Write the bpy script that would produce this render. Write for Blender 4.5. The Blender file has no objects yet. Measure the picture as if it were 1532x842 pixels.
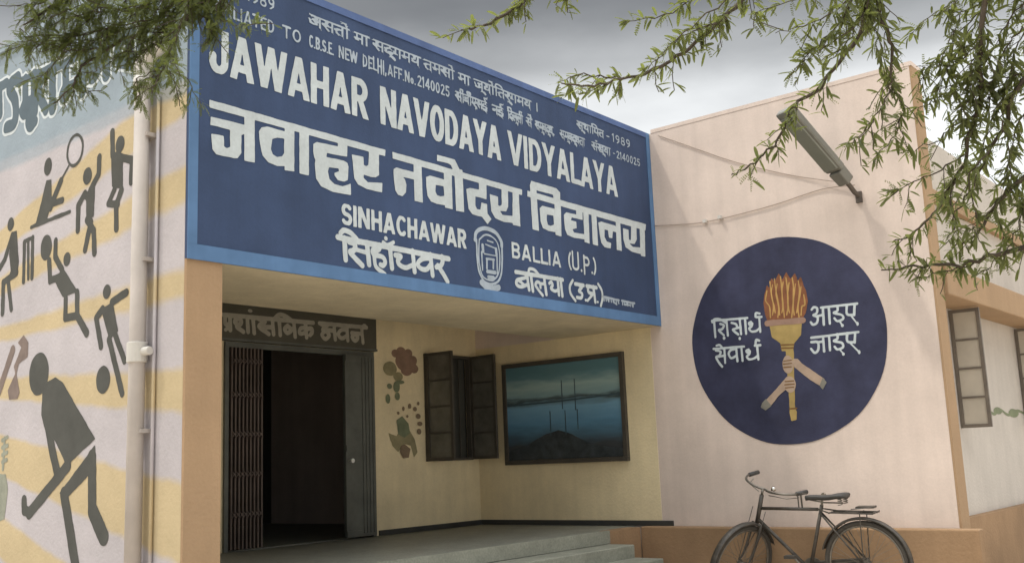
import bpy, math, random
import numpy as np
from mathutils import Vector, Matrix
R = math.radians
sc = bpy.context.scene
rnd = random.Random(11)

# ---------------------------------------------------------------- camera
yaw, pit, rol = R(51.34547585), R(9.7906245), R(-2.31092731)
fwd = Vector((math.sin(yaw)*math.cos(pit), math.cos(yaw)*math.cos(pit), math.sin(pit)))
rt = Vector((math.cos(yaw), -math.sin(yaw), 0)); up = rt.cross(fwd)
r2 = rt*math.cos(rol) + up*math.sin(rol); u2 = -rt*math.sin(rol) + up*math.cos(rol)
cd = bpy.data.cameras.new('camera'); cam = bpy.data.objects.new('camera', cd)
sc.collection.objects.link(cam)
M = Matrix.Identity(4)
for i in range(3):
    M[i][0], M[i][1], M[i][2] = r2[i], u2[i], -fwd[i]
M[2][3] = 1.3
cam.matrix_world = M
cd.sensor_width = 36; cd.lens = 36*1548.056/1532; cd.clip_end = 3000; cd.clip_start = .05
sc.camera = cam

# ---------------------------------------------------------------- sky, sun, exposure
SUNDIR = Vector((.34, -.38, -1)).normalized()          # the way the light travels
elev = math.asin(-SUNDIR.z); az = math.atan2(-SUNDIR.x, -SUNDIR.y)
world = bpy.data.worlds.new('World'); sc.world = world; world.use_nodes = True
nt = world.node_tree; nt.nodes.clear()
def N(t, tree=None, **k):
    n = (tree or nt).nodes.new(t)
    for a, b in k.items(): setattr(n, a, b)
    return n
L = lambda a, b: nt.links.new(a, b)
sky = N('ShaderNodeTexSky', sky_type='NISHITA', sun_disc=False, sun_elevation=elev, sun_rotation=az, dust_density=4, air_density=1.2)
tc = N('ShaderNodeTexCoord'); sep = N('ShaderNodeSeparateXYZ'); L(tc.outputs['Generated'], sep.inputs[0])
nz = N('ShaderNodeTexNoise'); nz.inputs['Scale'].default_value = 3.2; nz.inputs['Detail'].default_value = 6; nz.inputs['Roughness'].default_value = .55
mp = N('ShaderNodeMapping'); mp.inputs['Scale'].default_value = (1, 1, 2.6); L(tc.outputs['Generated'], mp.inputs[0]); L(mp.outputs[0], nz.inputs['Vector'])
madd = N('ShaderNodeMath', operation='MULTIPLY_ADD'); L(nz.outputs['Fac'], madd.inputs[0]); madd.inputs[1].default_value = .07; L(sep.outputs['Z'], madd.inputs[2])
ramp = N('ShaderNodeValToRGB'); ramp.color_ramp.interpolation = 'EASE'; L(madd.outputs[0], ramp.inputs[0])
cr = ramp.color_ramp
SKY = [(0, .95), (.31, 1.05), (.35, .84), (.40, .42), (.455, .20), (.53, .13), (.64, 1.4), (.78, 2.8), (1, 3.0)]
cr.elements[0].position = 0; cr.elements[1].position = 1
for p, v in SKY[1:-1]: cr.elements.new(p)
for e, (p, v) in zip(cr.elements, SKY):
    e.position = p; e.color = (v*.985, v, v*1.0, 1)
cl = N('ShaderNodeTexNoise'); cl.inputs['Scale'].default_value = 5; cl.inputs['Detail'].default_value = 8; L(mp.outputs[0], cl.inputs['Vector'])
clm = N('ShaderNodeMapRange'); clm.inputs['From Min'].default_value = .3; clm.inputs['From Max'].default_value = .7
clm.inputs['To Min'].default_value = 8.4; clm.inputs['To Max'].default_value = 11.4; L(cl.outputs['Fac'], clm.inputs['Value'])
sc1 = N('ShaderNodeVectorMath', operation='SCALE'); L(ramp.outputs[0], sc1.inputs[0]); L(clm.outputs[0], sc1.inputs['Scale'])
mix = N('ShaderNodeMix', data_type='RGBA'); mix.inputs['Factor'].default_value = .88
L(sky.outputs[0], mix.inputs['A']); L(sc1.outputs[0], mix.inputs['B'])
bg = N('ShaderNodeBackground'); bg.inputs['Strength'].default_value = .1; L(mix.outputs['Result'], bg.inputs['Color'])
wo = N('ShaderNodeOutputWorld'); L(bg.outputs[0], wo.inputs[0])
sd = bpy.data.lights.new('sun', 'SUN'); sd.energy = 1.55; sd.angle = R(2.2); sd.color = (1, .94, .84)
so = bpy.data.objects.new('sun', sd); sc.collection.objects.link(so)
so.rotation_euler = SUNDIR.to_track_quat('-Z', 'Y').to_euler(); so.location = (0, 0, 30)
sc.view_settings.view_transform = 'Standard'; sc.view_settings.look = 'None'
sc.view_settings.gamma = 1; sc.view_settings.exposure = 0.25; sc.view_settings.use_curve_mapping = False
sc.cycles.max_bounces = 8

# ---------------------------------------------------------------- materials
def mat(name, col, rough=.8, var=.0, scale=3., bump=0., bscale=60., metal=0., streak=0., spec=.3, fine=0., transl=0.):
    m = bpy.data.materials.new(name); m.use_nodes = True
    t = m.node_tree; b = t.nodes['Principled BSDF']; lk = t.links.new
    b.inputs['Roughness'].default_value = rough; b.inputs['Metallic'].default_value = metal
    b.inputs['Specular IOR Level'].default_value = spec
    b.inputs['Base Color'].default_value = (*col, 1)
    co = N('ShaderNodeTexCoord', t)
    cur = None
    def mul(fac_out, lo, hi, cur):
        mr = N('ShaderNodeMapRange', t); mr.inputs['From Min'].default_value = .3; mr.inputs['From Max'].default_value = .7
        mr.inputs['To Min'].default_value = lo; mr.inputs['To Max'].default_value = hi; lk(fac_out, mr.inputs['Value'])
        v = N('ShaderNodeVectorMath', t, operation='SCALE')
        if cur is None: v.inputs[0].default_value = col
        else: lk(cur, v.inputs[0])
        lk(mr.outputs[0], v.inputs['Scale']); return v.outputs[0]
    if var:
        n = N('ShaderNodeTexNoise', t); n.inputs['Scale'].default_value = scale; n.inputs['Detail'].default_value = 7; n.inputs['Roughness'].default_value = .65
        lk(co.outputs['Object'], n.inputs['Vector']); cur = mul(n.outputs['Fac'], 1-var, 1+var*.6, cur)
    if streak:
        mpp = N('ShaderNodeMapping', t); mpp.inputs['Scale'].default_value = (5, 5, .35); lk(co.outputs['Object'], mpp.inputs[0])
        n = N('ShaderNodeTexNoise', t); n.inputs['Scale'].default_value = 1.6; n.inputs['Detail'].default_value = 5
        lk(mpp.outputs[0], n.inputs['Vector']); cur = mul(n.outputs['Fac'], 1-streak, 1+streak*.4, cur)
    if fine:
        n = N('ShaderNodeTexNoise', t); n.inputs['Scale'].default_value = 55; n.inputs['Detail'].default_value = 4
        lk(co.outputs['Object'], n.inputs['Vector']); cur = mul(n.outputs['Fac'], 1-fine, 1+fine, cur)
    if cur: lk(cur, b.inputs['Base Color'])
    if bump:
        n = N('ShaderNodeTexNoise', t); n.inputs['Scale'].default_value = bscale; n.inputs['Detail'].default_value = 5
        lk(co.outputs['Object'], n.inputs['Vector'])
        bp = N('ShaderNodeBump', t); bp.inputs['Strength'].default_value = bump; bp.inputs['Distance'].default_value = .01
        lk(n.outputs['Fac'], bp.inputs['Height']); lk(bp.outputs[0], b.inputs['Normal'])
    if transl:
        tr = N('ShaderNodeBsdfTranslucent', t); tr.inputs['Color'].default_value = (col[0]*1.9, col[1]*1.9, col[2]*.9, 1)
        mx = N('ShaderNodeMixShader', t); mx.inputs[0].default_value = transl
        lk(b.outputs[0], mx.inputs[1]); lk(tr.outputs[0], mx.inputs[2]); lk(mx.outputs[0], t.nodes['Material Output'].inputs[0])
    return m
def wall(name, col, **k):
    d = dict(rough=.88, var=.10, scale=1.3, bump=.35, bscale=38, streak=.07, fine=.03, spec=.2); d.update(k)
    return mat(name, col, **d)
m_pink = wall('pink_plaster', (.665, .558, .49), var=.17, scale=.8, streak=.07, bump=.14, bscale=24)
m_cream = wall('cream_plaster', (.76, .645, .42), var=.16)
m_white = wall('whitewash', (.52, .475, .425))
m_ochre = wall('terracotta_paint', (.37, .25, .15))
m_brown = wall('brown_paint', (.31, .20, .115), var=.2)
m_beam = wall('beam_plaster', (.66, .575, .41), var=.16)
m_roof = wall('roof_screed', (.35, .33, .30))
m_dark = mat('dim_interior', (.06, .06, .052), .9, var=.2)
m_stone = mat('speckled_stone', (.235, .24, .195), .7, var=.22, scale=3, fine=.16, bump=.1, spec=.4)
m_floor = mat('stone_floor', (.205, .21, .18), .5, var=.18, scale=4, fine=.25, spec=.4)
m_skirt = mat('dark_skirting', (.045, .045, .042), .6, var=.2)
m_blue = mat('sign_blue', (.041, .068, .142), .62, var=.24, scale=1.1, streak=.10, fine=.03, bump=.12, spec=.25)
m_sky = mat('border_blue', (.10, .195, .36), .65, var=.22, scale=2, streak=.1, spec=.25)
m_let = mat('white_lettering', (.50, .55, .565), .7, var=.14, scale=5, fine=.05, spec=.2)
m_let2 = mat('faded_lettering', (.36, .42, .48), .75, var=.2, scale=9, spec=.2)
m_disc = mat('roundel_blue', (.040, .043, .082), .6, var=.38, scale=2.4, streak=.08, bump=.12, spec=.25)
m_black = mat('grey_black_paint', (.085, .086, .078), .85, var=.18, scale=5, spec=.15)
m_flame = mat('flame_paint', (.22, .088, .042), .8, var=.35, scale=9)
m_gold = mat('gold_paint', (.46, .28, .095), .7, var=.25, scale=7)
m_bowl = mat('bowl_paint', (.36, .26, .095), .7, var=.25, scale=6)
m_rim = mat('rim_paint', (.30, .19, .14), .7, var=.2, scale=9)
m_skin = mat('skin_paint', (.37, .275, .205), .7, var=.22, scale=9)
m_cuff = mat('cuff_paint', (.20, .19, .16), .8, var=.2, scale=9)
m_line = mat('outline_paint', (.16, .085, .03), .8)
m_board = mat('name_board_paint', (.085, .08, .062), .6, var=.2, scale=4)
m_btext = mat('name_board_text', (.34, .32, .265), .7, var=.2, scale=8)
m_gate = mat('grey_green_metal', (.115, .12, .105), .55, var=.3, scale=4, metal=.2, spec=.4)
m_slat = mat('rusty_brown_metal', (.115, .088, .075), .55, var=.3, scale=5, metal=.3, spec=.4)
m_knob = mat('pale_knob', (.7, .7, .66), .35)
m_frame = mat('window_frame_paint', (.07, .062, .05), .6, var=.25, scale=6)
m_frame2 = mat('weathered_window_paint', (.17, .145, .12), .6, var=.25, scale=6)
m_pane = mat('dusty_glass', (.125, .12, .10), .25, var=.3, scale=5, spec=.6)
m_pale_pane = mat('frosted_glass', (.50, .455, .38), .3, var=.12, scale=4, spec=.5)
m_pipe = None
m_pvc = mat('white_pvc', (.56, .54, .50), .55, var=.1, scale=5, spec=.5)
m_lamp = mat('grey_lamp_shell', (.17, .165, .14), .5, var=.2, scale=5, spec=.4)
m_lens = mat('lamp_diffuser', (.20, .205, .17), .3, var=.1, spec=.5)
m_iron = mat('dark_iron', (.12, .10, .085), .6, var=.3, scale=9, metal=.3)
m_wire = mat('cable_grey', (.36, .29, .24), .7)
m_tyre = mat('tyre_rubber', (.075, .067, .057), .85, var=.2)
m_bike = mat('bicycle_enamel', (.065, .055, .044), .5, var=.6, scale=16, spec=.5)
m_rust = mat('dull_steel', (.23, .21, .18), .4, var=.3, scale=20, metal=.7)
m_chrome = mat('bright_chrome', (.75, .75, .72), .12, metal=1)
m_seat = mat('saddle_leather', (.06, .058, .055), .5, var=.2, spec=.4)
m_petal = mat('maroon_paint', (.27, .175, .125), .85, var=.25, scale=8)
m_olive = mat('olive_paint', (.30, .265, .15), .85, var=.25, scale=8)
m_green = mat('green_paint', (.19, .215, .13), .85, var=.25, scale=8)
m_umber = mat('umber_paint', (.23, .17, .11), .85, var=.2, scale=8)
m_fist = mat('brown_figure_paint', (.20, .155, .135), .85, var=.25, scale=8)
m_sage = mat('sage_figure_paint', (.27, .28, .225), .85, var=.25, scale=8)
m_ttop = mat('slate_lettering', (.10, .135, .16), .85, var=.15, scale=4)
m_tout = mat('pale_outline', (.56, .61, .63), .85, var=.08, scale=4)
m_bark = mat('brown_bark', (.075, .06, .045), .9, var=.35, scale=14, bump=.6, bscale=30)
m_leaf = mat('acacia_leaf', (.122, .138, .068), .55, var=.35, scale=2.2, spec=.3, transl=.52)
m_leaf2 = mat('feathery_leaf', (.10, .12, .047), .55, var=.45, scale=2.2, spec=.3, transl=.42)
m_ground = mat('dusty_ground', (.54, .47, .385), .95, var=.25, scale=.6, bump=.5, bscale=12)

def mural_material():
    m = bpy.data.materials.new('mural_paint'); m.use_nodes = True
    t = m.node_tree; b = t.nodes['Principled BSDF']; lk = t.links.new
    b.inputs['Roughness'].default_value = .85; b.inputs['Specular IOR Level'].default_value = .2
    co = N('ShaderNodeTexCoord', t); sp = N('ShaderNodeSeparateXYZ', t)
    wob = N('ShaderNodeTexNoise', t); wob.inputs['Scale'].default_value = 4; lk(co.outputs['Object'], wob.inputs['Vector'])
    lk(co.outputs['Object'], sp.inputs[0])
    def M_(op, a, b_, c=None):
        n = N('ShaderNodeMath', t, operation=op)
        for i, v in enumerate((a, b_, c)):
            if v is None: continue
            if isinstance(v, (int, float)): n.inputs[i].default_value = v
            else: lk(v, n.inputs[i])
        return n.outputs[0]
    tan = M_('DIVIDE', M_('SUBTRACT', sp.outputs['Z'], 2.25), M_('SUBTRACT', 11.2, sp.outputs['Y']))
    tan = M_('MULTIPLY_ADD', M_('SUBTRACT', wob.outputs['Fac'], .5), .012, tan)
    rp = N('ShaderNodeValToRGB', t); rp.color_ramp.interpolation = 'LINEAR'
    lk(M_('ADD', tan, .5), rp.inputs[0])
    Yc = (.50, .405, .25, 1); Wc = (.46, .43, .445, 1)
    edges = [-.40, -.325, -.25, -.172, -.102, -.059, .0145, .045, .115, .155, .21, .262]
    cols = [Wc, Yc, Wc, Yc, Wc, Yc, Wc, Yc, Wc, Yc, Wc, Yc, Wc]
    e0 = rp.color_ramp.elements; e0[0].position = 0; e0[0].color = cols[0]; e0[1].position = 1; e0[1].color = cols[-1]
    for i, x in enumerate(edges):
        a = e0.new(x+.5-.004); a.color = cols[i]; c_ = e0.new(x+.5+.004); c_.color = cols[i+1]
    zr = N('ShaderNodeValToRGB', t); zr.color_ramp.interpolation = 'LINEAR'
    lk(M_('DIVIDE', M_('MULTIPLY_ADD', M_('SUBTRACT', wob.outputs['Fac'], .5), .04, sp.outputs['Z']), 5.), zr.inputs[0])
    z0 = zr.color_ramp.elements; z0[0].position = 3.60/5; z0[0].color = (0, 0, 0, 1); z0[1].position = 3.63/5; z0[1].color = (.62, .62, .62, 1)
    q = z0.new(3.69/5); q.color = (.7, .7, .7, 1); q = z0.new(3.72/5); q.color = (1, 1, 1, 1)
    mx = N('ShaderNodeMix', t, data_type='RGBA'); lk(zr.outputs[0], mx.inputs['Factor']); lk(rp.outputs[0], mx.inputs['A']); mx.inputs['B'].default_value = (.275, .33, .375, 1)
    n = N('ShaderNodeTexNoise', t); n.inputs['Scale'].default_value = 1.7; n.inputs['Detail'].default_value = 8; n.inputs['Roughness'].default_value = .7
    lk(co.outputs['Object'], n.inputs['Vector'])
    mr = N('ShaderNodeMapRange', t); mr.inputs['From Min'].default_value = .3; mr.inputs['From Max'].default_value = .7; mr.inputs['To Min'].default_value = .86; mr.inputs['To Max'].default_value = 1.08; lk(n.outputs['Fac'], mr.inputs['Value'])
    v = N('ShaderNodeVectorMath', t, operation='SCALE'); lk(mx.outputs['Result'], v.inputs[0]); lk(mr.outputs[0], v.inputs['Scale']); lk(v.outputs[0], b.inputs['Base Color'])
    n2 = N('ShaderNodeTexNoise', t); n2.inputs['Scale'].default_value = 40; lk(co.outputs['Object'], n2.inputs['Vector'])
    bp = N('ShaderNodeBump', t); bp.inputs['Strength'].default_value = .3; bp.inputs['Distance'].default_value = .01; lk(n2.outputs['Fac'], bp.inputs['Height']); lk(bp.outputs[0], b.inputs['Normal'])
    return m
m_mural = mural_material()

def picture_material():
    """printed seascape: teal dusk sky, pale glow, dark shore, blue water, dark rocks"""
    m = bpy.data.materials.new('printed_seascape'); m.use_nodes = True
    t = m.node_tree; b = t.nodes['Principled BSDF']; lk = t.links.new
    b.inputs['Roughness'].default_value = .22; b.inputs['Specular IOR Level'].default_value = .45
    co = N('ShaderNodeTexCoord', t); sp = N('ShaderNodeSeparateXYZ', t); lk(co.outputs['Generated'], sp.inputs[0])
    n = N('ShaderNodeTexNoise', t); n.inputs['Scale'].default_value = 4; n.inputs['Detail'].default_value = 5
    mpp = N('ShaderNodeMapping', t); mpp.inputs['Scale'].default_value = (1, 1, 3.5); lk(co.outputs['Generated'], mpp.inputs[0]); lk(mpp.outputs[0], n.inputs['Vector'])
    a = N('ShaderNodeMath', t, operation='MULTIPLY_ADD'); lk(n.outputs['Fac'], a.inputs[0]); a.inputs[1].default_value = .16; lk(sp.outputs['Z'], a.inputs[2])
    rp = N('ShaderNodeValToRGB', t); lk(a.outputs[0], rp.inputs[0]); e = rp.color_ramp.elements
    C = [(0, (0.049, 0.049, 0.049)), (.22, (0.053, 0.061, 0.067)), (.32, (0.073, 0.134, 0.186)), (.46, (0.114, 0.257, 0.390)), (.62, (0.186, 0.359, 0.502)), (.68, (0.134, 0.216, 0.257)), (.71, (0.070, 0.094, 0.103)), (.75, (0.216, 0.338, 0.359)), (.85, (0.318, 0.440, 0.430)), (.95, (0.124, 0.236, 0.268)), (1, (0.103, 0.206, 0.236))]
    e[0].position = 0; e[1].position = 1
    for p, c in C[1:-1]: e.new(p)
    for el, (p, c) in zip(e, C): el.position = p; el.color = (*c, 1)
    lk(rp.outputs[0], b.inputs['Base Color'])
    return m
m_print = picture_material()

# ---------------------------------------------------------------- object helpers
col = sc.collection
def tag(o, label=None, cat=None, group=None, kind=None):
    if label: o['label'] = label
    if cat: o['category'] = cat
    if group: o['group'] = group
    if kind: o['kind'] = kind
    return o
def empty(name, loc, label, cat, rot=(0, 0, 0)):
    o = bpy.data.objects.new(name, None); col.objects.link(o); o.location = loc; o.rotation_euler = rot
    o.empty_display_size = .2
    return tag(o, label, cat)
def link(name, me, m, parent=None, local=False, smooth=False):
    ms = m if isinstance(m, (list, tuple)) else [m]
    for x in ms: me.materials.append(x)
    if smooth:
        for p in me.polygons: p.use_smooth = True
    o = bpy.data.objects.new(name, me); col.objects.link(o)
    if parent:
        o.parent = parent
        if not local and parent.type == 'EMPTY':
            o.matrix_parent_inverse = Matrix.LocRotScale(parent.location, parent.rotation_euler, None).inverted()
    return o
class MB:
    def __init__(s): s.v = []; s.f = []
    def add(s, vs, fs):
        b = len(s.v); s.v += [tuple(v) for v in vs]; s.f += [tuple(b+i for i in f) for f in fs]; return s
    def box(s, x0, x1, y0, y1, z0, z1):
        return s.add([(x0,y0,z0),(x1,y0,z0),(x1,y1,z0),(x0,y1,z0),(x0,y0,z1),(x1,y0,z1),(x1,y1,z1),(x0,y1,z1)],
                     [(0,3,2,1),(4,5,6,7),(0,1,5,4),(1,2,6,5),(2,3,7,6),(3,0,4,7)])
    def tube(s, pts, r, n=8, closed=False, cap=True):
        pts = [Vector(p) for p in pts]; m = len(pts); rs = r if isinstance(r, (list, tuple)) else [r]*m
        b = len(s.v); ref = None
        for i, p in enumerate(pts):
            if closed: d = pts[(i+1) % m]-pts[i-1]
            else: d = pts[min(i+1, m-1)]-pts[max(i-1, 0)]
            d = d.normalized() if d.length > 1e-9 else Vector((0, 0, 1))
            if ref is None: ref = d.orthogonal().normalized()
            ref = ref-d*ref.dot(d); ref = ref.normalized() if ref.length > 1e-6 else d.orthogonal().normalized()
            w = d.cross(ref)
            for k in range(n):
                a = 2*math.pi*k/n; s.v.append(tuple(p+(ref*math.cos(a)+w*math.sin(a))*rs[i]))
        for i in range(m if closed else m-1):
            i2 = (i+1) % m
            for k in range(n):
                k2 = (k+1) % n; s.f.append((b+i*n+k, b+i*n+k2, b+i2*n+k2, b+i2*n+k))
        if cap and not closed:
            s.f.append(tuple(b+k for k in reversed(range(n)))); s.f.append(tuple(b+(m-1)*n+k for k in range(n)))
        return s
    def obb(s, p0, p1, w, h, upv=(0, 0, 1), taper=1.):
        p0 = Vector(p0); p1 = Vector(p1); d = (p1-p0).normalized(); sd_ = d.cross(Vector(upv)).normalized(); u = sd_.cross(d)
        vs = []
        for p, k in ((p0, 1), (p1, taper)):
            for a, c in ((-1, -1), (1, -1), (1, 1), (-1, 1)): vs.append(p+sd_*a*w/2*k+u*c*h/2*k)
        return s.add(vs, [(0,1,2,3),(7,6,5,4),(0,4,5,1),(1,5,6,2),(2,6,7,3),(3,7,4,0)])
    def mesh(s, name, fix=True):
        me = bpy.data.meshes.new(name); me.from_pydata(s.v, [], s.f); me.update()
        if fix:
            import bmesh
            bm = bmesh.new(); bm.from_mesh(me); bmesh.ops.recalc_face_normals(bm, faces=bm.faces); bm.to_mesh(me); bm.free()
        return me
    def build(s, name, m, parent=None, local=False, smooth=False, bevel=0, fix=True):
        o = link(name, s.mesh(name, fix), m, parent, local, smooth)
        if bevel:
            bv = o.modifiers.new('edge', 'BEVEL'); bv.width = bevel; bv.segments = 2; bv.limit_method = 'ANGLE'
        return o
def smooth_pts(pts, k=5):
    if len(pts) < 3: return pts
    P = [np.array(p, float) for p in pts]; P = [2*P[0]-P[1]]+P+[2*P[-1]-P[-2]]; out = []
    for i in range(1, len(P)-2):
        for j in range(k):
            t = j/k; a, b, c, d = P[i-1:i+3]
            out.append(tuple(.5*((2*b)+(-a+c)*t+(2*a-5*b+4*c-d)*t*t+(-a+3*b-3*c+d)*t**3)))
    out.append(tuple(P[-2])); return out

# ---- painted marks: shapes -> one clean flat outline mesh (signed distance field cut along its zero line)
def sdf(shapes, X, Y):
    F = np.full(X.shape, 9.)
    for sh in shapes:
        k = sh[0]
        if k in 'ph':
            P = sh[1]; n = len(P); d = np.full(X.shape, 9.); ins = np.zeros(X.shape, bool)
            for i in range(n):
                ax, ay = P[i]; bx, by = P[(i+1) % n]
                ex, ey = bx-ax, by-ay; wx, wy = X-ax, Y-ay
                tt = np.clip((wx*ex+wy*ey)/max(ex*ex+ey*ey, 1e-12), 0, 1)
                d = np.minimum(d, np.hypot(wx-ex*tt, wy-ey*tt))
                c = (ay > Y) != (by > Y)
                if by != ay: ins ^= c & (X < (bx-ax)*(Y-ay)/(by-ay)+ax)
            d = np.where(ins, -d, d)
            F = np.minimum(F, d) if k == 'p' else np.maximum(F, -d)
        elif k in 'sS':
            P = smooth_pts(sh[1]) if k == 'S' else sh[1]
            for (ax, ay), (bx, by) in zip(P[:-1], P[1:]):
                ex, ey = bx-ax, by-ay; wx, wy = X-ax, Y-ay
                tt = np.clip((wx*ex+wy*ey)/max(ex*ex+ey*ey, 1e-12), 0, 1)
                F = np.minimum(F, np.hypot(wx-ex*tt, wy-ey*tt)-sh[2]/2)
        elif k == 'e':
            cx, cy, rx, ry = sh[1]; rx = max(rx, .004); ry = max(ry, .004)
            F = np.minimum(F, (np.hypot((X-cx)/rx, (Y-cy)/ry)-1)*min(rx, ry))
        elif k == 'ring':
            cx, cy, rx, ry, w = sh[1]
            F = np.minimum(F, np.abs((np.hypot((X-cx)/rx, (Y-cy)/ry)-1)*min(rx, ry))-w/2)
        elif k == 't':
            P = sh[1]; (ax, ay), (bx, by), (cx, cy) = P
            if (bx-ax)*(cy-ay)-(by-ay)*(cx-ax) < 0: P = P[::-1]
            g0 = X[1, 0]-X[0, 0]; m_ = .012
            i0, i1 = int((min(q[0] for q in P)-m_-X[0, 0])/g0), int((max(q[0] for q in P)+m_-X[0, 0])/g0)+2
            j0, j1 = int((min(q[1] for q in P)-m_-Y[0, 0])/g0), int((max(q[1] for q in P)+m_-Y[0, 0])/g0)+2
            i0 = max(i0, 0); j0 = max(j0, 0); xs_, ys_ = X[i0:i1, j0:j1], Y[i0:i1, j0:j1]; d = np.full(xs_.shape, -9.)
            for q in range(3):
                ax, ay = P[q]; bx, by = P[(q+1) % 3]; ln = math.hypot(bx-ax, by-ay)
                if ln > 1e-9: d = np.maximum(d, ((xs_-ax)*(by-ay)-(ys_-ay)*(bx-ax))/ln)
            F[i0:i1, j0:j1] = np.minimum(F[i0:i1, j0:j1], d)
        elif k == 'clip':
            F = np.maximum(F, np.maximum(sh[1]-Y, Y-sh[2]))
    return F
FRAMES = {'sign': lambda u, v, o: (u, 5.3035-o, v), 'wing': lambda u, v, o: (9-o, u, v), 'left': lambda u, v, o: (3.53-o, u, v),
          'back': lambda u, v, o: (u, 7.776-o, v), 'board': lambda u, v, o: (u, 7.726-o, v), 'side': lambda u, v, o: (u, 2.9-o, v)}
FLIP = {'wing', 'left'}
def paint(name, shapes, frame, cell, m, parent, off=.003, grow=0.):
    xs = []; ys = []
    for sh in shapes:
        if sh[0] in 'phsSt':
            w = sh[2] if sh[0] in 'sS' else 0
            for a, b in sh[1]: xs += [a-w, a+w]; ys += [b-w, b+w]
        elif sh[0] in ('e', 'ring'):
            cx, cy, rx, ry = sh[1][:4]; xs += [cx-rx, cx+rx]; ys += [cy-ry, cy+ry]
    g = cell*2+grow
    gx = np.arange(min(xs)-g, max(xs)+g+cell, cell); gy = np.arange(min(ys)-g, max(ys)+g+cell, cell)
    X, Y = np.meshgrid(gx, gy, indexing='ij'); F = sdf(shapes, X, Y)-grow
    F = F+cell*.22*(np.sin(23*X+1.3*np.sin(31*Y))*np.sin(19*Y+2)+.6*np.sin(67*X)*np.sin(71*Y)); F[np.abs(F) < 1e-6] = 1e-6
    V = []; faces = []; idx = {}
    fr = FRAMES[frame]
    def node(i, j):
        k = (i, j)
        if k not in idx: idx[k] = len(V); V.append((gx[i], gy[j]))
        return idx[k]
    def cut(i, j, i2, j2):
        k = (i, j, i2, j2) if (i, j) < (i2, j2) else (i2, j2, i, j)
        if k not in idx:
            a, b = F[k[0], k[1]], F[k[2], k[3]]; t = a/(a-b)
            idx[k] = len(V); V.append((gx[k[0]]+(gx[k[2]]-gx[k[0]])*t, gy[k[1]]+(gy[k[3]]-gy[k[1]])*t))
        return idx[k]
    S = F < 0
    cnt = S[:-1, :-1].astype(int)+S[1:, :-1]+S[1:, 1:]+S[:-1, 1:]
    for i, j in np.argwhere(cnt > 0):
        cs = [(i, j), (i+1, j), (i+1, j+1), (i, j+1)]
        if cnt[i, j] == 4: faces.append([node(*c) for c in cs]); continue
        poly = []
        for k in range(4):
            a, b = cs[k], cs[(k+1) % 4]
            if S[a]: poly.append(node(*a))
            if S[a] != S[b]: poly.append(cut(*a, *b))
        if len(poly) >= 3: faces.append(poly)
    if frame in FLIP: faces = [f[::-1] for f in faces]
    me = bpy.data.meshes.new(name); me.from_pydata([fr(float(a), float(b), off) for a, b in V], [], faces); me.update()
    return link(name, me, m, parent)

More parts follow.
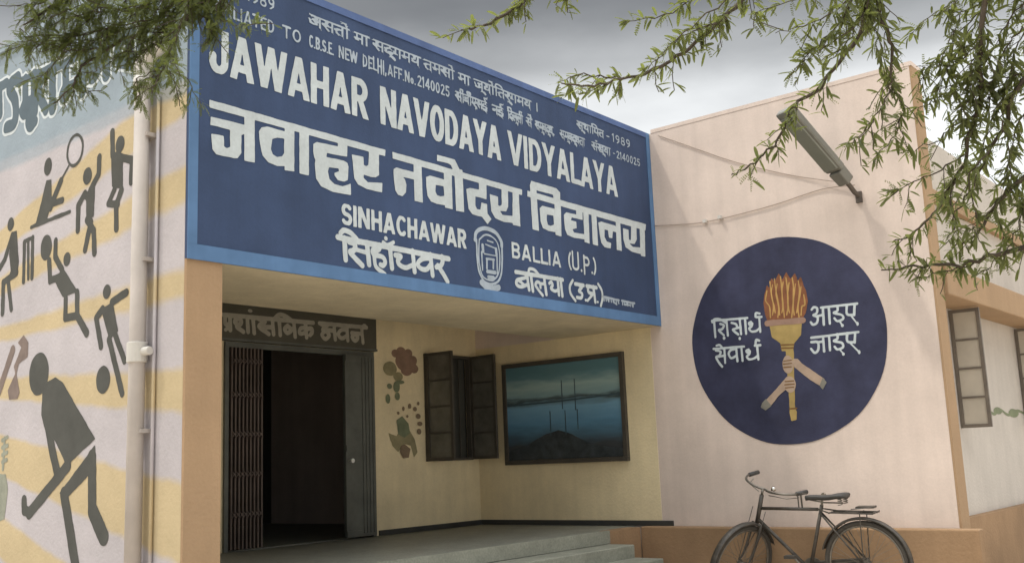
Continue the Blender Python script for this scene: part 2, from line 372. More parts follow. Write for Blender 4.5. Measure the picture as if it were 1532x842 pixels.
# ---- sign writer's capitals, one unit high
def arc(cx, cy, rx, ry, a0, a1, n=12): return [(cx+rx*math.cos(R(a0+(a1-a0)*i/n)), cy+ry*math.sin(R(a0+(a1-a0)*i/n))) for i in range(n+1)]
G = {
 'A': (.62, [[(.05,-.12),(.31,1.02)],[(.31,1.02),(.57,-.12)],[(.16,.27),(.46,.27)]]),
 'B': (.54, [[(.09,.0),(.09,1)],[(.09,.92),*arc(.27,.72,.18,.20,90,-90),(.09,.52)],[(.09,.52),*arc(.27,.295,.2,.215,90,-90),(.09,.08)]]),
 'C': (.54, [arc(.3,.5,.21,.42,50,310,18)]),
 'D': (.56, [[(.09,0),(.09,1)],[(.09,.92),(.22,.92),*arc(.24,.5,.23,.42,90,-90),(.09,.08)]]),
 'E': (.46, [[(.09,0),(.09,1)],[(.09,.92),(.44,.92)],[(.09,.5),(.38,.5)],[(.09,.08),(.44,.08)]]),
 'F': (.44, [[(.09,0),(.09,1)],[(.09,.92),(.42,.92)],[(.09,.5),(.36,.5)]]),
 'H': (.56, [[(.09,-.1),(.09,1.1)],[(.47,-.1),(.47,1.1)],[(.09,.5),(.47,.5)]]),
 'I': (.18, [[(.09,-.1),(.09,1.1)]]),
 'J': (.48, [[(.39,1.1),(.39,.28),*arc(.235,.28,.155,.2,0,-180),(.08,.38)]]),
 'L': (.44, [[(.09,1.1),(.09,.08)],[(.09,.08),(.44,.08)]]),
 'N': (.60, [[(.09,-.1),(.09,1.1)],[(.51,-.1),(.51,1.1)],[(.09,1.0),(.51,0)]]),
 'O': (.58, [arc(.29,.5,.2,.42,0,360,26)]),
 'P': (.50, [[(.09,-.1),(.09,1)],[(.09,.92),(.24,.92),*arc(.25,.69,.17,.23,90,-90),(.09,.46)]]),
 'R': (.56, [[(.09,-.1),(.09,1)],[(.09,.92),(.25,.92),*arc(.26,.7,.19,.22,90,-90),(.09,.48)],[(.27,.48),(.5,-.1)]]),
 'S': (.50, [arc(.25,.71,.17,.21,30,270,12)+arc(.25,.29,.18,.21,90,-150,12)]),
 'T': (.48, [[(.24,-.1),(.24,.92)],[(.02,.92),(.46,.92)]]),
 'U': (.54, [[(.09,1.1),(.09,.3),*arc(.27,.28,.18,.2,180,360),(.45,1.1)]]),
 'V': (.60, [[(.04,1.1),(.30,-.02),(.56,1.1)]]),
 'W': (.86, [[(.04,1.1),(.235,-.02),(.43,.98),(.625,-.02),(.82,1.1)]]),
 'Y': (.58, [[(.03,1.1),(.29,.42),(.55,1.1)],[(.29,.45),(.29,-.1)]]),
 'o': (.40, [arc(.2,.28,.12,.2,0,360,14)]), '.': (.18, [[(.09,.06),(.09,.08)]]), ',': (.18, [[(.1,.1),(.05,-.12)]]), '-': (.36, [[(.06,.5),(.3,.5)]]),
 '(': (.26, [arc(.42,.5,.3,.62,130,230)]), ')': (.26, [arc(-.16,.5,.3,.62,50,-50)]), ' ': (.26, []),
 '0': (.50, [arc(.25,.5,.17,.42,0,360,20)]), '1': (.26, [[(.14,-.1),(.14,.95),(.03,.8)]]),
 '2': (.48, [arc(.24,.72,.16,.2,160,-20)+[(.08,.08),(.44,.08)]]), '4': (.52, [[(.36,-.1),(.36,.95),(.05,.3),(.5,.3)]]),
 '5': (.48, [[(.42,.92),(.12,.92),(.1,.55),*arc(.24,.33,.18,.25,110,-150)]]),
 '8': (.48, [arc(.24,.72,.15,.2,0,360,16), arc(.24,.29,.18,.23,0,360,16)]), '9': (.48, [arc(.24,.68,.16,.24,0,360,16), [(.4,.66),(.38,.3),(.16,.02)]]),
}
def caps(text, u0, u1, v0, v1, w=.17, gap=.07):
    tot = sum(G[c][0] for c in text)+gap*(len(text)-1); s = (u1-u0)/tot; h = v1-v0; x = 0; out = []
    for c in text:
        for st in G[c][1]: out.append(['s', [(u0+(x+a)*s, v0+b*h) for a, b in st], w*h])
        x += G[c][0]+gap
    if not set(text) & set('(),'): out.append(['clip', v0, v1])
    return out
# ---- Devanagari strokes, headline at 1
D_ = {
 'aa': (.26, [[(.13,1),(.13,0)]]), 'ii': (.28, [[(.13,1),(.13,0)],[(.13,1),(.13,1.22),(-.1,1.32),(-.36,1.1)]]),
 'i': (.26, [[(.13,1),(.13,0)],[(.0,1.05),(.15,1.32),(.45,1.25),(.7,1)]]), 'o': (.26, [[(.13,1),(.13,0)],[(.13,1),(-.2,1.32)]]),
 'e': (0, [[(-.2,1),(-.5,1.32)]]), 'u': (0, [[(-.2,0),(-.1,-.2),(-.3,-.3),(-.45,-.15)]]), 'ri': (0, [[(-.12,0),(-.36,-.14),(-.34,-.32),(-.1,-.28)]]),
 'reph': (0, [[(-.14,1),(-.24,1.24),(.02,1.3)]]), 'bindu': (0, [[(-.15,1.25),(-.13,1.25)]]),
 's': (.78, [[(.1,.75),(.34,.8),(.34,.5),(.12,.45),(.42,0)],[(.28,.45),(.64,.45)],[(.64,1),(.64,0)]]),
 't': (.62, [[(.48,.62),(.2,.6),(.1,.35),(.28,.02)],[(.48,1),(.48,0)]]),
 'm': (.72, [[(.15,1),(.15,.3)],[(.15,.35),(.05,.24),(.15,.1),(.25,.3)],[(.15,.38),(.58,.38)],[(.58,1),(.58,0)]]),
 'd': (.55, [[(.3,1),(.3,.75),(.1,.65),(.08,.4),(.3,.35),(.42,.2),(.28,.05),(.5,-.14)]]),
 'g': (.60, [[(.15,1),(.18,.4),(.04,.3)],[(.46,1),(.46,0)]]),
 'y': (.66, [[(.1,.8),(.25,.7),(.2,.45),(.12,.3),(.35,.2),(.52,.35)],[(.52,1),(.52,0)]]),
 'jy': (.95, [[(.02,.6),(.4,.6),(.4,.2),(.15,.15),(.04,.4)],[(.4,.7),(.5,.45),(.55,.25),(.8,.3)],[(.8,1),(.8,0)]]),
 'n': (.62, [[(.48,.55),(.2,.55),(.08,.42),(.16,.28),(.25,.45)],[(.48,1),(.48,0)]]),
 'l': (.76, [[(.22,.05),(.08,.4),(.15,.62),(.3,.58),(.36,.3)],[(.35,.6),(.62,.6)],[(.62,1),(.62,0)]]),
 'b': (.68, [[(.54,.65),(.2,.65),(.08,.4),(.25,.15),(.54,.3)],[(.15,.55),(.45,.3)],[(.54,1),(.54,0)]]),
 'p': (.60, [[(.1,1),(.12,.5),(.46,.45)],[(.46,1),(.46,0)]]), 'th': (.68, [[(.05,.8),(.25,.85),(.25,.6),(.12,.5),(.14,.25),(.35,.2),(.54,.35)],[(.54,1),(.54,0)]]),
 'st': (.8, [[(.1,.75),(.32,.8),(.3,.5),(.12,.45),(.35,.05)],[(.3,.45),(.45,.7),(.4,.3),(.66,.3)],[(.66,1),(.66,0)]]),
 'kh': (.92, [[(.1,.8),(.3,.75),(.25,.5),(.1,.45),(.4,.1),(.5,.3)],[(.78,.6),(.5,.55),(.45,.35),(.6,.2),(.78,.35)],[(.78,1),(.78,0)]]),
 'ddh': (.62, [[(.3,1),(.3,.78),(.1,.7),(.1,.45),(.38,.42)],[(.38,.45),(.1,.25),(.15,.0),(.45,.1),(.4,-.15)]]),
 'a': (.85, [[(.1,.85),(.35,.85),(.33,.58),(.2,.55),(.4,.42),(.34,.12),(.05,.2)],[(.3,.5),(.7,.5)],[(.7,1),(.7,0)]]),
 'iiv': (.6, [[(.35,1),(.35,.8),(.1,.72),(.45,.55),(.4,.3),(.12,.35)],[(.2,.1),(.45,-.15)],[(.35,1),(.3,1.25),(.55,1.3)]]),
 'dot': (.16, [[(.08,.1),(.09,.1)]]),
}
def deva(words, u0, u1, v0, v1, w=.12, sp_=.42):
    """words: list of token lists; digits and dashes go through caps()"""
    def ww(t): return sum(D_[x][0] for x in t)
    tot = sum(ww(t) for t in words)+sp_*(len(words)-1); s = (u1-u0)/tot; h = v1-v0; x = 0; out = []
    for t in words:
        x0 = x
        for k in t:
            for st in D_[k][1]: out.append(['S' if len(st) > 2 else 's', [(u0+(x+a)*s, v0+b*h) for a, b in st], w*h])
            x += D_[k][0]
        out.append(['s', [(u0+x0*s, v1), (u0+x*s, v1)], w*h])
        x += sp_
    return out

def script_text(body, u0, u1, v0, v1, spare):
    """words set in the built-in typeface, turned into outline triangles; spare: the stroke version"""
    def tris(t):
        c = bpy.data.curves.new('words', 'FONT'); c.body = t; c.resolution_u = 3
        o = bpy.data.objects.new('words', c); col.objects.link(o); bpy.context.view_layer.update()
        dg = bpy.context.evaluated_depsgraph_get(); me = bpy.data.meshes.new_from_object(o.evaluated_get(dg)); me.calc_loop_triangles()
        v = [(q.co.x, q.co.y) for q in me.vertices]; out = [[v[i] for i in t_.vertices] for t_ in me.loop_triangles]
        bpy.data.objects.remove(o); bpy.data.curves.remove(c); bpy.data.meshes.remove(me); return out
    try:
        H = max(b for t in tris('\u093e') for a, b in t); T = tris(body)
        x0 = min(a for t in T for a, b in t); x1 = max(a for t in T for a, b in t)
        k = (u1-u0)/(x1-x0); h = (v1-v0)/H
        return [['t', [(u0+(a-x0)*k, v0+b*h) for a, b in t]] for t in T]
    except Exception:
        return spare
# ================================================================ setting
g = MB()
for i in range(-12, 12):
    for j in range(-12, 12):
        g.add([(i*25, j*25, 0), (i*25+25, j*25, 0), (i*25+25, j*25+25, 0), (i*25, j*25+25, 0)], [(0, 1, 2, 3)])
tag(g.build('ground', m_ground), kind='structure')

# ================================================================ school building
TOP = 4.575
B = empty('school_building', (3.53, 5.31, 0), 'pale pink and cream plastered school block with painted side wall and open entrance porch', 'building')
# side wall with the sports mural
mw = MB().box(3.53, 3.785, 5.3345, 16, 0, TOP).build('mural_wall', m_mural, B)
mw['label'] = 'side wall painted with yellow and white rays and dark sports figures'
MB().box(3.5305, 3.7845, 5.312, 5.334, 0, 2.57).build('front_pillar', m_ochre, B)
MB().box(3.50, 3.80, 5.44, 16.03, TOP+.002, TOP+.05).build('coping', m_mural, B)
def fig(name, label, shapes, m=m_black, off=.002, extra=()):
    o = paint(name, shapes, 'left', .008, m, mw, off); o['label'] = label; return o
fig('painted_figure', 'painted badminton player kneeling on a slanted board', [["e",[7.039,3.503,0.055,0.066]],["p",[[7.056,3.407],[6.984,3.397],[6.967,3.218],[7.038,3.09],[7.188,3.104],[7.113,3.27]]],["s",[[7.256,3.097],[6.706,3.112]],0.03],["s",[[6.984,3.192],[6.846,3.359]],0.06],["s",[[6.985,3.217],[6.817,3.214]],0.05],["s",[[6.864,3.348],[6.733,3.457]],0.022]])
rk = [["e",[6.666,3.543,0.104,0.109]]][0][1]
fig('painted_racket', 'outline of a round racket head', [['ring', [rk[0], rk[1], rk[2], rk[3], .022]]], off=.0025)
fig('painted_figure', 'painted jumping athlete with one arm raised', [["e",[6.489,3.322,0.057,0.06]],["s",[[6.34,3.419],[6.342,3.303],[6.444,3.212]],0.055],["p",[[6.564,3.189],[6.428,3.227],[6.385,3.224],[6.39,3.017],[6.485,3.018],[6.497,3.152]]],["s",[[6.513,3.202],[6.596,3.136],[6.594,2.96]],0.055],["s",[[6.476,3.014],[6.385,2.924],[6.368,2.769]],0.055],["s",[[6.423,2.988],[6.453,2.913],[6.49,2.809]],0.055]])
fig('painted_figure', 'painted athlete with square shoulders beside the pipe', [["e",[6.085,3.454,0.053,0.058]],["s",[[6.184,3.562],[6.172,3.398]],0.055],["p",[[6.194,3.426],[6.045,3.377],[6.038,3.141],[6.169,3.18]]],["s",[[6.13,3.382],[5.934,3.312],[5.94,3.168]],0.055],["s",[[6.14,3.156],[6.209,3.075],[6.094,3.048]],0.05],["s",[[6.054,3.135],[6.114,3.045],[6.103,2.887]],0.055]])
fig('painted_figure', 'painted batsman bending forward', [["e",[7.569,3.174,0.05,0.052]],["p",[[7.531,3.113],[7.47,3.109],[7.418,2.868],[7.431,2.8],[7.537,2.762],[7.585,2.751],[7.537,2.815],[7.573,2.952]]],["s",[[7.537,3.09],[7.637,2.92],[7.719,2.86]],0.05],["s",[[7.447,2.79],[7.646,2.748],[7.637,2.518]],0.055],["s",[[7.572,2.749],[7.504,2.53]],0.05]])
fig('painted_wicket', 'painted cricket stumps', [["s",[[7.345,3.001],[7.335,2.71]],0.045],["s",[[7.289,3.001],[7.266,2.723]],0.035],["s",[[7.224,3.014],[7.212,2.722]],0.045],["s",[[7.346,3.008],[7.224,3.016]],0.03]])
fig('painted_figure', 'painted ball player leaping under a large ball', [["e",[7.021,2.909,0.079,0.093]],["e",[6.727,2.78,0.047,0.05]],["s",[[6.89,2.935],[6.888,2.822],[6.788,2.717]],0.055],["s",[[6.973,2.806],[6.947,2.661],[6.817,2.671]],0.055],["p",[[6.904,2.672],[6.766,2.719],[6.565,2.534],[6.763,2.52]]],["s",[[6.575,2.528],[6.565,2.37],[6.722,2.372],[6.724,2.504]],0.055],["s",[[6.565,2.37],[6.435,2.238]],0.06]])
fig('painted_figure', 'painted footballer with a ball at the feet', [["e",[6.198,2.483,0.048,0.049]],["s",[[5.964,2.447],[6.131,2.407]],0.055],["p",[[6.261,2.381],[6.122,2.405],[6.05,2.212],[6.154,2.167],[6.239,2.331]]],["s",[[6.245,2.376],[6.321,2.325],[6.252,2.134]],0.055],["s",[[6.156,2.167],[5.987,1.811]],0.055],["s",[[6.082,2.189],[5.968,2.015]],0.05],["e",[6.215,1.913,0.084,0.09]]])
fig('painted_figure', 'large painted hockey player bending over a stick', [["e",[7.058,2.021,0.137,0.149]],["p",[[6.998,1.878],[6.931,1.958],[6.828,1.978],[6.726,1.937],[6.289,1.542],[6.639,1.381],[6.812,1.56],[6.93,1.612],[7.002,1.735]]],["s",[[6.939,1.731],[6.824,1.467],[6.749,1.327]],0.085],["s",[[6.625,1.381],[7.12,1.076]],0.085],["s",[[7.096,1.081],[7.191,1.095],[7.197,1.166]],0.07],["p",[[6.291,1.504],[6.275,1.36],[6.612,1.177],[6.723,1.205]]],["s",[[6.659,1.2],[6.487,0.748]],0.1],["s",[[6.325,1.428],[6.302,1.098]],0.1],["s",[[6.293,1.087],[6.161,0.937]],0.12]])
fig('painted_emblem', 'brown painted clenched shape at the mural edge', [["s",[[7.644,1.933],[7.452,2.228]],0.07],["p",[[7.385,2.273],[7.3,2.316],[7.226,2.257],[7.228,2.155],[7.354,2.116],[7.383,2.05],[7.325,1.91],[7.35,1.87],[7.474,1.87],[7.506,1.94],[7.401,2.052],[7.424,2.105],[7.328,2.233]]]], m_fist)
fig('painted_emblem', 'sage green painted column at the mural edge', [["p",[[7.588,1.351],[7.48,1.348],[7.436,1.248],[7.473,1.035],[7.557,1.021]]],["s",[[7.556,1.586],[7.475,1.607]],0.03],["s",[[7.551,1.535],[7.47,1.548]],0.03],["s",[[7.547,1.484],[7.473,1.498]],0.03],["s",[[7.542,1.434],[7.475,1.448]],0.03],["s",[[7.518,1.601],[7.526,1.383]],0.03]], m_sage)
LT_ = [["s",[[7.854,4.3],[7.822,4.089]],0.09],["s",[[7.879,4.318],[7.738,4.322]],0.08],["S",[[7.559,4.317],[7.663,4.301],[7.681,4.249],[7.585,4.144],[7.562,4.013],[7.602,3.955],[7.705,3.957]],0.1],["s",[[7.551,4.271],[7.242,4.261]],0.07],["s",[[7.434,4.268],[7.415,4.033]],0.09],["S",[[7.42,4.09],[7.463,4.034],[7.427,3.991],[7.353,4.028]],0.09],["s",[[7.423,4.08],[7.276,4.086]],0.07],["s",[[7.303,4.266],[7.267,3.973]],0.1],["S",[[7.271,3.974],[7.367,3.932],[7.329,3.867],[7.256,3.894]],0.08],["s",[[7.252,4.252],[6.979,4.259]],0.07],["S",[[7.07,4.224],[7.193,4.186],[7.207,4.091],[7.101,3.943]],0.09],["s",[[7.026,4.256],[7.003,3.929]],0.1],["s",[[6.967,4.234],[6.551,4.229]],0.07],["s",[[6.834,4.219],[6.819,3.989]],0.09],["S",[[6.823,4.044],[6.87,4.003],[6.837,3.962],[6.771,4.009]],0.09],["s",[[6.823,4.044],[6.597,4.041]],0.07],["s",[[6.608,4.219],[6.588,3.95]],0.1],["s",[[6.55,4.223],[6.197,4.213]],0.07],["S",[[6.474,4.222],[6.507,4.137],[6.463,4.026],[6.4,4.066],[6.414,4.226]],0.11],["s",[[6.297,4.222],[6.28,3.986]],0.1],["S",[[6.376,4.142],[6.319,4.115],[6.293,4.139]],0.08],["s",[[6.197,4.203],[5.95,4.2]],0.07],["S",[[6.072,4.196],[6.14,4.135],[6.118,4.048],[6.002,3.995]],0.1],["s",[[6.002,4.206],[5.984,3.985]],0.1]]
paint('lettering_outline', LT_, 'left', .012, m_tout, mw, .0015, grow=.021)
paint('lettering', LT_, 'left', .012, m_ttop, mw, .003)
# porch beam, ceiling, rear wall
MB().box(3.786, 8.999, 5.335, 6.60, 2.572, TOP).build('porch_beam', m_beam, B)
MB().box(3.786, 8.999, 6.601, 7.776, 3.05, 3.2).build('porch_ceiling', m_beam, B)
MB().box(3.786, 16, 5.6, 16, TOP-.35, TOP-.2).build('roof_slab', m_roof, B)
bw = MB()
ys0, ys1 = 7.776, 8.0
for x0, x1, z0, z1 in ((3.786, 5.56, .612, 3.05), (5.56, 7.37, 2.45, 3.05), (7.37, 8.13, .612, 3.05), (8.13, 8.86, .612, 1.325), (8.13, 8.86, 2.48, 3.05), (8.86, 8.999, .612, 3.05)):
    bw.box(x0, x1, ys0, ys1, z0, z1)
bwo = bw.build('rear_wall', m_cream, B)
MB().box(3.786, 8.999, 7.777, 8.0, 3.201, TOP-.36).build('upper_rear_wall', m_cream, B)
for nm, sh, m, of in (('painted_petals', [["e",[7.788,2.488,0.067,0.044]],["e",[7.895,2.468,0.06,0.048]],["e",[7.965,2.395,0.061,0.051]],["e",[7.974,2.31,0.068,0.051]],["e",[7.865,2.28,0.084,0.051]],["e",[7.705,2.458,0.059,0.042]],["e",[7.832,2.38,0.132,0.101]]], m_petal, .003), ('painted_stem', [["e",[7.619,2.295,0.098,0.075]],["e",[7.733,2.216,0.07,0.047]],["p",[[7.578,1.629],[7.691,1.596],[7.752,1.678],[7.881,1.661],[7.961,1.561],[7.997,1.427],[7.942,1.371],[7.899,1.495],[7.805,1.513],[7.71,1.433],[7.631,1.499]]]], m_olive, .005), ('painted_leaf', [["p",[[7.696,1.76],[7.779,1.802],[7.871,1.727],[7.891,1.628],[7.807,1.579],[7.715,1.612]]],["e",[7.706,2.107,0.047,0.058]],["e",[7.602,2.112,0.037,0.029]],["e",[7.715,2.008,0.037,0.042]],["e",[7.576,1.98,0.032,0.049]],["e",[7.755,2.158,0.066,0.02]]], m_green, .007), ('painted_dots', [["e",[7.722,1.834,0.018,0.016]],["e",[7.798,1.88,0.019,0.024]],["e",[7.893,1.908,0.024,0.027]],["e",[7.971,1.879,0.029,0.024]],["e",[8.017,1.803,0.034,0.027]],["e",[8.039,1.724,0.039,0.023]],["e",[8.024,1.641,0.033,0.031]],["e",[8.022,1.938,0.019,0.02]],["e",[7.85,1.802,0.018,0.016]],["p",[[7.746,1.498],[7.805,1.513],[7.886,1.463],[7.859,1.373],[7.777,1.366],[7.733,1.432]]]], m_umber, .009)):
    for k, one in enumerate(sh if nm != 'painted_petals' else [sh]): paint(nm, one if nm == 'painted_petals' else [one], 'back', .006, m, bwo, of+.0004*k)
# dim hall behind the door
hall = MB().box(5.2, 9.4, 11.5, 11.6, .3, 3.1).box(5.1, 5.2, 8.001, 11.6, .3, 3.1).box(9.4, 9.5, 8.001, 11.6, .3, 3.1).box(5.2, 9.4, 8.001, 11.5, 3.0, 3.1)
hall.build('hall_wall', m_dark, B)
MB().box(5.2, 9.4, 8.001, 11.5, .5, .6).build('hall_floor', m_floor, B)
# wing wall with the roundel
wwall = MB().box(9.0, 9.24, 2.635, 7.775, 0, TOP).box(9.0, 9.24, 7.776, 16, 0, TOP).build('wing_wall', m_pink, B)
MB().box(9.0, 9.232, 2.615, 2.634, .0, TOP-.001).build('wing_wall_end', m_ochre, B)
MB().box(8.9965, 8.9998, 5.43, 7.775, .66, 2.571).build('porch_side_plaster', m_cream, B)
MB().box(8.996, 9.25, 2.612, 5.28, TOP+.001, TOP+.04).build('coping', m_pink, B)
MB().box(8.86, 8.9985, 2.45, 5.60, 0, .612).build('plinth', m_brown, B, bevel=.012)
MB().box(8.982, 8.9955, 5.30, 7.775, .612, .662).box(7.42, 8.98, 7.755, 7.7755, .612, .662).build('skirting', m_skirt, B)
# porch floor and steps
MB().box(3.787, 8.30, 5.62, 7.775, 0, .61).box(8.301, 8.9985, 5.75, 7.775, 0, .609).build('porch_floor', m_floor, B)
MB().box(8.302, 8.859, 5.601, 5.749, 0, .607).build('porch_cheek', m_brown, B)
for k in range(4):
    MB().box(3.79, 8.30-.0*k, 5.62-.3*(k+1), 5.619-.3*k, 0, .61-.115*(k+1)).build('step', m_stone, B, bevel=.01)
# edging stone of the porch floor
MB().box(3.79, 8.299, 5.585, 5.619, .50, .618).build('floor_edging', m_stone, B)
# door: folding grille on the left, metal leaf on the right
dr = MB().box(5.56, 5.60, 7.75, 7.79, .612, 2.45).box(7.33, 7.37, 7.75, 7.79, .612, 2.45).box(5.60, 7.33, 7.75, 7.79, 2.40, 2.45).build('door', m_gate, B)
gr = MB()
for k in range(9):
    x = 5.615+k*.041; gr.box(x, x+.016, 7.735, 7.765, .63, 2.40)
for z in (.9, 1.25, 1.6, 1.95, 2.25):
    for k in range(8):
        x = 5.623+k*.041
        gr.obb((x, 7.729, z), (x+.041, 7.729, z+.05), .008, .008); gr.obb((x, 7.725, z+.05), (x+.041, 7.725, z), .008, .008)
gr.build('folding_grille', m_slat, dr)
lf = MB().box(6.93, 7.325, 7.70, 7.735, .63, 2.40)
for k in range(4): lf.box(7.15+k*.045, 7.165+k*.045, 7.692, 7.6995, .66, 2.38)
for z in (.63, 1.45, 2.34): lf.box(6.932, 7.14, 7.690, 7.6992, z, z+.06)
lf.build('door_leaf', m_gate, dr)
kn = MB().tube([(6.975, 7.70, 1.36), (6.975, 7.65, 1.36)], [.012, .022], 10).build('door_knob', m_knob, dr)
# porch window with two opened sashes
wn = MB().box(8.13, 8.16, 7.74, 7.80, 1.325, 2.48).box(8.83, 8.86, 7.74, 7.80, 1.325, 2.48).box(8.16, 8.83, 7.74, 7.80, 1.325, 1.355).box(8.16, 8.83, 7.74, 7.80, 2.45, 2.48)
for k in range(5): wn.box(8.26+k*.11, 8.27+k*.11, 7.785, 7.795, 1.356, 2.449)
wn = wn.build('window', m_frame, B)
MB().box(8.131, 8.859, 7.83, 7.85, 1.326, 2.479).build('window_dark_sheet', m_dark, wn)  # added dark sheet, painted shade for the unlit room behind the bars
def sash(hx, hy, ang, w, z0, z1, mfr, mpn, parent, rows=4, fw=.032):
    c, s_ = math.cos(R(ang)), -math.sin(R(ang)); fr = MB(); pn = MB()
    def q(mb, a0, a1, b0, b1, t):
        nx, ny = -s_*t/2, c*t/2
        vs = []
        for zz in (b0, b1):
            for a, sg in ((a0, 1), (a1, 1), (a1, -1), (a0, -1)): vs.append((hx+c*a+nx*sg, hy+s_*a+ny*sg, zz))
        mb.add(vs, [(0,3,2,1),(4,5,6,7),(0,1,5,4),(1,2,6,5),(2,3,7,6),(3,0,4,7)])
    q(fr, 0, fw, z0, z1, .03); q(fr, w-fw, w, z0, z1, .03)
    for k in range(rows+1):
        z = z0+(z1-z0-fw)*k/rows; q(fr, fw, w-fw, z, z+fw*(1 if k in (0, rows) else .62), .028)
    for k in range(rows):
        za = z0+(z1-z0-fw)*k/rows+fw*(1 if k in (0, rows) else .62); zb = z0+(z1-z0-fw)*(k+1)/rows
        q(pn, fw, w-fw, za, zb, .006)
    f = fr.build('window_sash', mfr, parent); pn.build('pane', mpn, f if parent.type == 'EMPTY' else parent)
    return f
sash(8.13, 7.735, 88, .365, 1.33, 2.475, m_frame, m_pane, wn)
sash(8.86, 7.735, 94, .375, 1.33, 2.475, m_frame, m_pane, wn)
# right wing beyond the fin wall
sw = MB()
for x0, x1, z0, z1 in ((9.241, 10.3, .63, 4.25), (10.3, 11.25, .63, 1.42), (10.3, 11.25, 2.55, 4.25), (11.25, 17, .63, 4.25)): pass
sw.box(9.241, 17, 2.9, 3.1, .63, 4.25)
swo = sw.build('side_wing_wall', m_white, B)
MB().box(9.241, 17, 2.82, 3.1, 0, .629).build('side_wing_plinth', m_brown, B)
MB().box(9.241, 17, 2.84, 2.899, 3.58, 3.69).build('cornice', m_ochre, B)
MB().box(9.241, 17, 2.58, 2.899, 2.56, 2.82).build('sunshade', m_ochre, B, bevel=.01)
MB().box(9.241, 17, 3.1, 9, 4.0, 4.2).build('side_wing_roof', m_roof, B)
sd1 = sash(10.3, 2.895, 90, .272, 1.43, 2.545, m_frame2, m_pale_pane, B)
sd1['label'] = 'narrow window sash swung open from the pale wing wall'
sash(12.75, 2.895, 90, .272, 1.43, 2.545, m_frame2, m_pale_pane, B)
paint('painted_garland', [["S",[[10.99,1.595],[11.251,1.615],[11.495,1.572],[11.749,1.621],[12.05,1.569],[12.445,1.618],[12.819,1.583]],0.03],["e",[11.074,1.589,0.115,0.049]],["e",[11.647,1.609,0.167,0.036]],["e",[12.28,1.59,0.213,0.046]]], 'side', .006, m_green, swo, .003)

